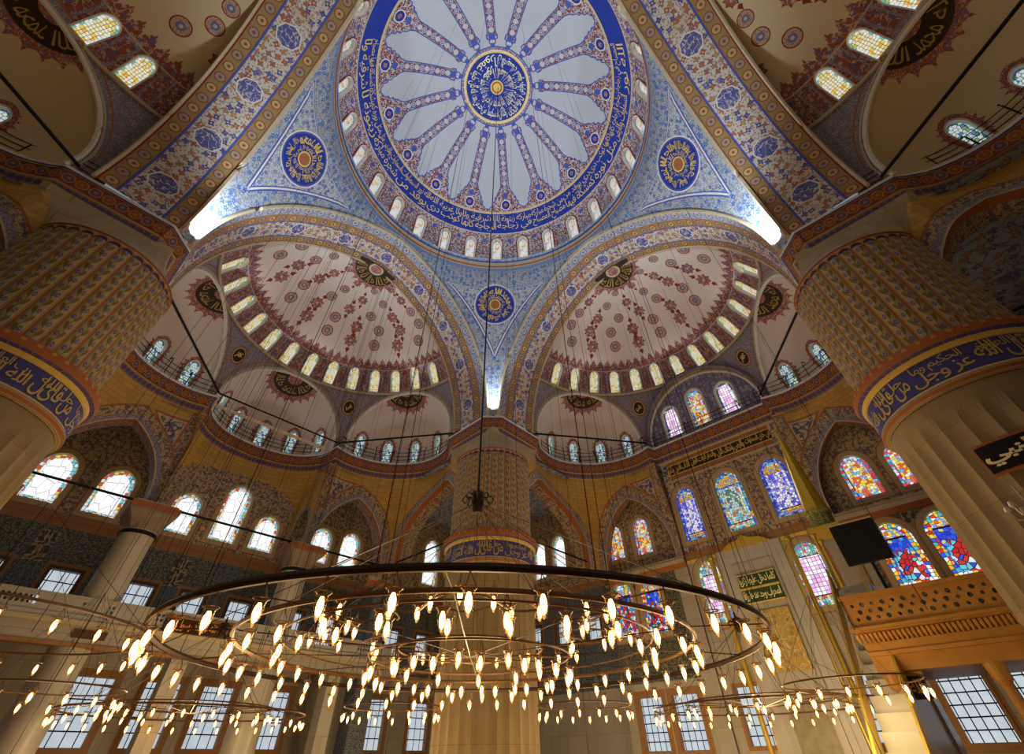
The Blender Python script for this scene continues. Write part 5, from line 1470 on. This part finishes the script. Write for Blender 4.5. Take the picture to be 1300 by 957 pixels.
# ------------------------------------------------------------------ chandeliers
n = N('bulb'); n.emit((1., .50, .15, 1), 26.); M['bulb'] = n.m
n = N('lamp_glass')
g = n.new('ShaderNodeBsdfTransparent'); g.inputs[0].default_value = (1, .93, .80, 1); e = n.new('ShaderNodeBsdfGlossy'); e.inputs['Roughness'].default_value = .1; e.inputs[0].default_value = (.9, .85, .7, 1)
mx = n.new('ShaderNodeMixShader'); mx.inputs[0].default_value = .12; n.t.links.new(g.outputs[0], mx.inputs[1]); n.t.links.new(e.outputs[0], mx.inputs[2]); n.t.links.new(mx.outputs[0], n.out.inputs[0]); M['lamp_glass'] = n.m
def lamp_meshes():
    o = (0, 0, 0)
    m = MB(); m.lathe((0, 0, -.5), [(.012, -.02), (.03, .0), (.055, .07), (.075, .17), (.07, .24), (.10, .28)], 'lamp_glass', 12); g = m.build('lamp', None, origin=o, smooth=True)
    m = MB(); m.lathe((0, 0, -.5), [(.0, .02), (.03, .05), (.045, .12), (.04, .18), (.02, .235)], 'bulb', 8); b = m.build('bulb', g, origin=o, smooth=True)
    m = MB()
    for k in range(3):
        a = 2 * PI * k / 3; m.tube([(.095 * cos(a), .095 * sin(a), -.22), (0, 0, -.04), (0, 0, 0)], .006, 'bronze', 3)
    m.tube([(.10 * cos(t * PI / 6), .10 * sin(t * PI / 6), -.22) for t in range(12)], .008, 'bronze', 3, closed=True)
    c = m.build('hanger', g, origin=o)
    return g, b, c
L0 = lamp_meshes(); first = [True]
def add_lamp(root, p, drop=0., rz=0.):
    if first[0]: g, b, c = L0; first[0] = False
    else:
        g, b, c = [o.copy() for o in L0]
        for o in (g, b, c): COL.objects.link(o)
    g.parent = root; b.parent = g; c.parent = g
    g.location = (p[0] - root.location.x, p[1] - root.location.y, p[2] - root.location.z - drop); g.rotation_euler = (0, 0, rz)
def ceil_h(x, y):
    r = hypot(x, y)
    if r < 10.8: return ZD + sqrt(RD * RD - r * r) + EYE - .1
    u, v = S2 * (y - x), S2 * (x + y)
    for p, q in ((u, v), (v, u), (-u, v), (-v, u)):
        if p > 14.6:
            d = RS ** 2 - (p - 14.5) ** 2 - q * q
            if d > 1: return 20.2 + sqrt(d) + EYE - .1
    return 0
def chandelier(cx, cy, z, rings, lab, hub=True, wires=0, scallop=None, hubz=3.6):
    root = thing('chandelier', (cx, cy, z + EYE), lab, 'chandelier')
    for R, n, dz, th in rings:
        m = MB(); zz = z + EYE + dz
        m.tube([(cx + R * cos(2 * PI * k / 96), cy + R * sin(2 * PI * k / 96), zz) for k in range(96)], th, 'bronze_dark' if th > .04 else 'bronze', 6, closed=True)
        m.build('ring', root)
        for k in range(n):
            a = 2 * PI * (k + .37) / n; add_lamp(root, (cx + R * cos(a), cy + R * sin(a), zz), 0, rnd.uniform(0, 2))
    if scallop:
        R, amp, nl, nn, dz = scallop; m = MB(); zz = z + EYE + dz
        f = lambda a: R + amp * cos(nl * a)
        m.tube([(cx + f(2 * PI * k / 160) * cos(2 * PI * k / 160), cy + f(2 * PI * k / 160) * sin(2 * PI * k / 160), zz) for k in range(160)], .022, 'bronze', 5, closed=True)
        m.tube([(cx + (f(2 * PI * k / 160 + PI / nl)) * .8 * cos(2 * PI * k / 160), cy + f(2 * PI * k / 160 + PI / nl) * .8 * sin(2 * PI * k / 160), zz + .06) for k in range(160)], .018, 'bronze', 5, closed=True)
        m.build('scalloped_ring', root)
        for k in range(nn):
            a = 2 * PI * k / nn; add_lamp(root, (cx + f(a) * cos(a), cy + f(a) * sin(a), zz), -.32, a)
    Rm = max(r[0] for r in rings)
    hz = z + EYE + hubz
    m = MB()
    for k in range(12 if hub else 6):
        a = 2 * PI * (k + .5) / (12 if hub else 6)
        R = rings[k % len(rings)][0] if hub else Rm
        m.tube([(cx + .12 * cos(a), cy + .12 * sin(a), hz - .1), (cx + R * cos(a), cy + R * sin(a), z + EYE)], .009 if hub else .006, 'bronze_dark', 4)
    m.build('suspension_rod', root)
    if hub:
        m = MB(); m.lathe((cx, cy, hz), [(.0, -.35), (.12, -.32), (.16, -.2), (.20, 0), (.16, .12), (.22, .2), (.2, .24), (.05, .28), (.03, .5)], 'bronze_dark', 12)
        for k in range(8):
            a = 2 * PI * k / 8; m.tube([(cx + r * cos(a), cy + r * sin(a), hz + h) for r, h in ((.15, .1), (.36, .16), (.44, .04), (.36, -.06), (.3, 0))], .022, 'bronze_dark', 5)
        m.build('hub', root)
        m = MB()
        for k in range(12): 
            a = 2 * PI * k / 12; m.tube([(cx, cy, z + EYE), (cx + rings[-1][0] * cos(a), cy + rings[-1][0] * sin(a), z + EYE + rings[-1][2])], .010, 'bronze_dark', 4)
            m.tube([(cx + rings[-1][0] * cos(a), cy + rings[-1][0] * sin(a), z + EYE + rings[-1][2]), (cx + Rm * cos(a), cy + Rm * sin(a), z + EYE)], .010, 'bronze_dark', 4)
        m.build('spoke', root)
    m = MB(); m.tube([(cx, cy, hz), (cx, cy, ceil_h(cx, cy))], .028 if wires > 12 else .012, 'iron', 5)
    m.build('cable', root)
    if wires:
        m = MB()
        for k in range(wires):
            a = 2 * PI * (k + .2) / wires; x, y = cx + Rm * cos(a), cy + Rm * sin(a); h = ceil_h(x, y)
            if h: m.tube([(x, y, z + EYE), (x, y, h)], .008, 'iron', 3)
        if m.f: m.build('hanging_wire', root)
    return root
chandelier(.1, 0, 1.68, [(6.13, 44, 0, .055), (4.83, 34, .09, .04)], 'largest round chandelier, the dark double ring of glass lamps in the centre', wires=14, hubz=3.55)
chandelier(.1, 0.01, 1.55, [(4.0, 26, .30, .02), (1.6, 10, 0.25, .02), (2.2, 16, .1, .02)], 'inner chandelier with a scalloped lamp ring inside the largest one', hub=False, scallop=(3.1, .55, 8, 36, .5), wires=6, hubz=3.0)
chandelier(-12.4, .6, 2.5, [(4.1, 26, 0, .03)], 'lone thin ring of lamps hanging before the left pier', hub=False, wires=8, hubz=3.)
for (u, v), nm in (((17.5, 0), 'under the front left half dome'), ((0, 17.), 'under the front right half dome')):
    x, y, _ = W(u, v, 0); chandelier(x, y, 1.6, [(4.6, 30, 0, .035), (3.2, 20, .2, .025)], 'smaller two ring chandelier ' + nm, wires=10, hubz=3.)
for (u, v), nm in (((13.0, -5.5), 'in front of the left pier'), ((-4.5, 12.6), 'in front of the loggia'), ((11.5, 6.), 'left of the middle pier'), ((5.8, 12.), 'right of the middle pier'), ((15, -14.5), 'behind the left pier')):
    x, y, _ = W(u, v, 0); chandelier(x, y, 1.75, [(2.0, 16, 0, .025)], 'small single ring chandelier ' + nm, hub=False, wires=6, hubz=2.6)
# bare suspension wires for the outer lamps
root = thing('lamp_wire_array', (0, 0, 2.5 + EYE), 'many thin dark wires hanging from the vaults to the lamp grid', 'wires', kind='stuff'); mm = MB()
for k in range(70):
    a = rnd.uniform(-1.9, 1.9); r = rnd.uniform(7, 22); x, y = r * sin(a), r * cos(a)
    if hypot(abs(S2 * (y - x)) - 12, abs(S2 * (x + y)) - 12) < 3.2: continue
    h = ceil_h(x, y)
    if h > 5: mm.tube([(x, y, 2. + EYE), (x, y, h)], .008, 'iron', 3)
mm.build('wire', root)

# ------------------------------------------------------------------ light
def area(name, loc, to, size, power, col, sy=None, spread=None):
    l = bpy.data.lights.new(name, 'AREA'); l.shape = 'RECTANGLE'; l.size = size; l.size_y = sy or size; l.energy = power; l.color = col
    if spread: l.spread = spread
    o = bpy.data.objects.new(name, l); COL.objects.link(o); o.location = loc
    o.rotation_euler = (Vector(to) - Vector(loc)).to_track_quat('-Z', 'Y').to_euler(); return o
def spot(name, loc, to, power, col, ang=100, blend=.8, r=.2):
    l = bpy.data.lights.new(name, 'SPOT'); l.energy = power; l.color = col; l.spot_size = rad(ang); l.spot_blend = blend; l.shadow_soft_size = r
    o = bpy.data.objects.new(name, l); COL.objects.link(o); o.location = loc
    o.rotation_euler = (Vector(to) - Vector(loc)).to_track_quat('-Z', 'Y').to_euler(); return o
def point(name, loc, power, col, r=.5):
    l = bpy.data.lights.new(name, 'POINT'); l.energy = power; l.color = col; l.shadow_soft_size = r
    o = bpy.data.objects.new(name, l); COL.objects.link(o); o.location = loc; return o
DAY = (.88, .94, 1.); COOL = (.76, .87, 1.); WARM = (1., .72, .34)
# daylight through the drum windows of the great dome
for k in range(8):
    a = 2 * PI * (k + .5) / 8
    area('drum_daylight', (10.6 * sin(a), 10.6 * cos(a), 35.3 + EYE), (-6 * sin(a), -6 * cos(a), 39 + EYE), 5., 400, DAY, 2.6)
for side, pw, c in (('U+', 1.3, (.92, .92, 1.)), ('V+', 1.2, (.95, .92, .95)), ('U-', .24, (1, .70, .30)), ('V-', .18, (1, .70, .30))):
    F = FR[side]
    for az in (-55, 0, 55):
        r = 8.2; area('half_dome_daylight', F(14.5 + r * cos(rad(az)), r * sin(rad(az)), 25.3), F(12, 0, 26), 4.5, 150 * pw, c, 1.8)
    for key, (c0, R, oz) in EXE.items():
        if side == 'V+' and key == 'M': continue
        area('exedra_daylight', F(c0[0] + 3.4 * cos(rad(oz)), c0[1] + 3.4 * sin(rad(oz)), 20.2), F(c0[0] - 6 * cos(rad(oz)), c0[1] - 6 * sin(rad(oz)), 22), 3.5, 75 * pw, c, 1.6)
    area('wall_daylight', F(22, 0, 12.8), F(0, 0, 16), 7, 260 * pw, c, 3)
# floodlights on the pier heads
for su, sv, p in ((1, 1, 5500), (1, -1, 13000), (-1, 1, 13000)):
    spot('pier_floodlight', W(su * 10.45, sv * 10.45, 19.1), W(su * 7.5, sv * 7.5, 31), p, COOL, 125, .9, .25)
    spot('pier_floodlight', W(su * 10.75, sv * 10.75, 19.0), W(su * 11., sv * 11., 24), p * .05, COOL, 120, .9, .1)
# glow of the lamps
for x, y, z, p in ((0, 0, 1.2, 1200), (4.5, 0, 1.2, 600), (-4.5, 0, 1.2, 500), (0, 5, 1.2, 700)):
    point('lamp_glow', (x, y, z + EYE), p, WARM, 1.2)
for u, v, p in ((17.5, 0, 1300), (0, 17., 2300), (13, -5.5, 450), (-4.5, 12.6, 700), (11.5, 6, 500), (5.8, 12, 500), (15, -14.5, 400), (-14.5, 15, 500), (17, 8, 1100), (8, 18, 1100)):
    point('lamp_glow', W(u, v, 1.1), p, WARM, .8)
w = bpy.data.worlds.new('sky'); SC.world = w; w.use_nodes = True
w.node_tree.nodes['Background'].inputs[0].default_value = (.75, .85, 1, 1); w.node_tree.nodes['Background'].inputs[1].default_value = .6
# ------------------------------------------------------------------ camera (15 mm full frame look, tilted up 45 degrees)
f, pitch, yaw, roll = 540.22, .7803, .0259, -.0126
fw = Vector((sin(yaw) * cos(pitch), cos(yaw) * cos(pitch), sin(pitch))); rt = Vector((cos(yaw), -sin(yaw), 0)); up = rt.cross(fw)
r2 = rt * cos(roll) + up * sin(roll); u2 = up * cos(roll) - rt * sin(roll)
cam = bpy.data.cameras.new('camera'); co = bpy.data.objects.new('camera', cam); COL.objects.link(co)
cam.sensor_fit = 'HORIZONTAL'; cam.sensor_width = 36; cam.lens = f / 1300 * 36; cam.shift_x = 0; cam.shift_y = -(478.5 - 433.5) / 1300
cam.clip_end = 300
m4 = Matrix.Identity(4)
for i in range(3): m4[i][0], m4[i][1], m4[i][2] = r2[i], u2[i], -fw[i]
m4[0][3], m4[1][3], m4[2][3] = .8153, -11.6919, EYE
co.matrix_world = m4; SC.camera = co
vs = SC.view_settings; vs.view_transform = 'Standard'; vs.look = 'None'; vs.gamma = 1; vs.use_curve_mapping = False; vs.exposure = -1.25
SC.cycles.max_bounces = 5; SC.cycles.diffuse_bounces = 3; SC.cycles.glossy_bounces = 2; SC.cycles.transparent_max_bounces = 8
SC.cycles.use_denoising = True; SC.cycles.sample_clamp_indirect = 4
for o in SC.objects:
    if '_o' in o: del o['_o']
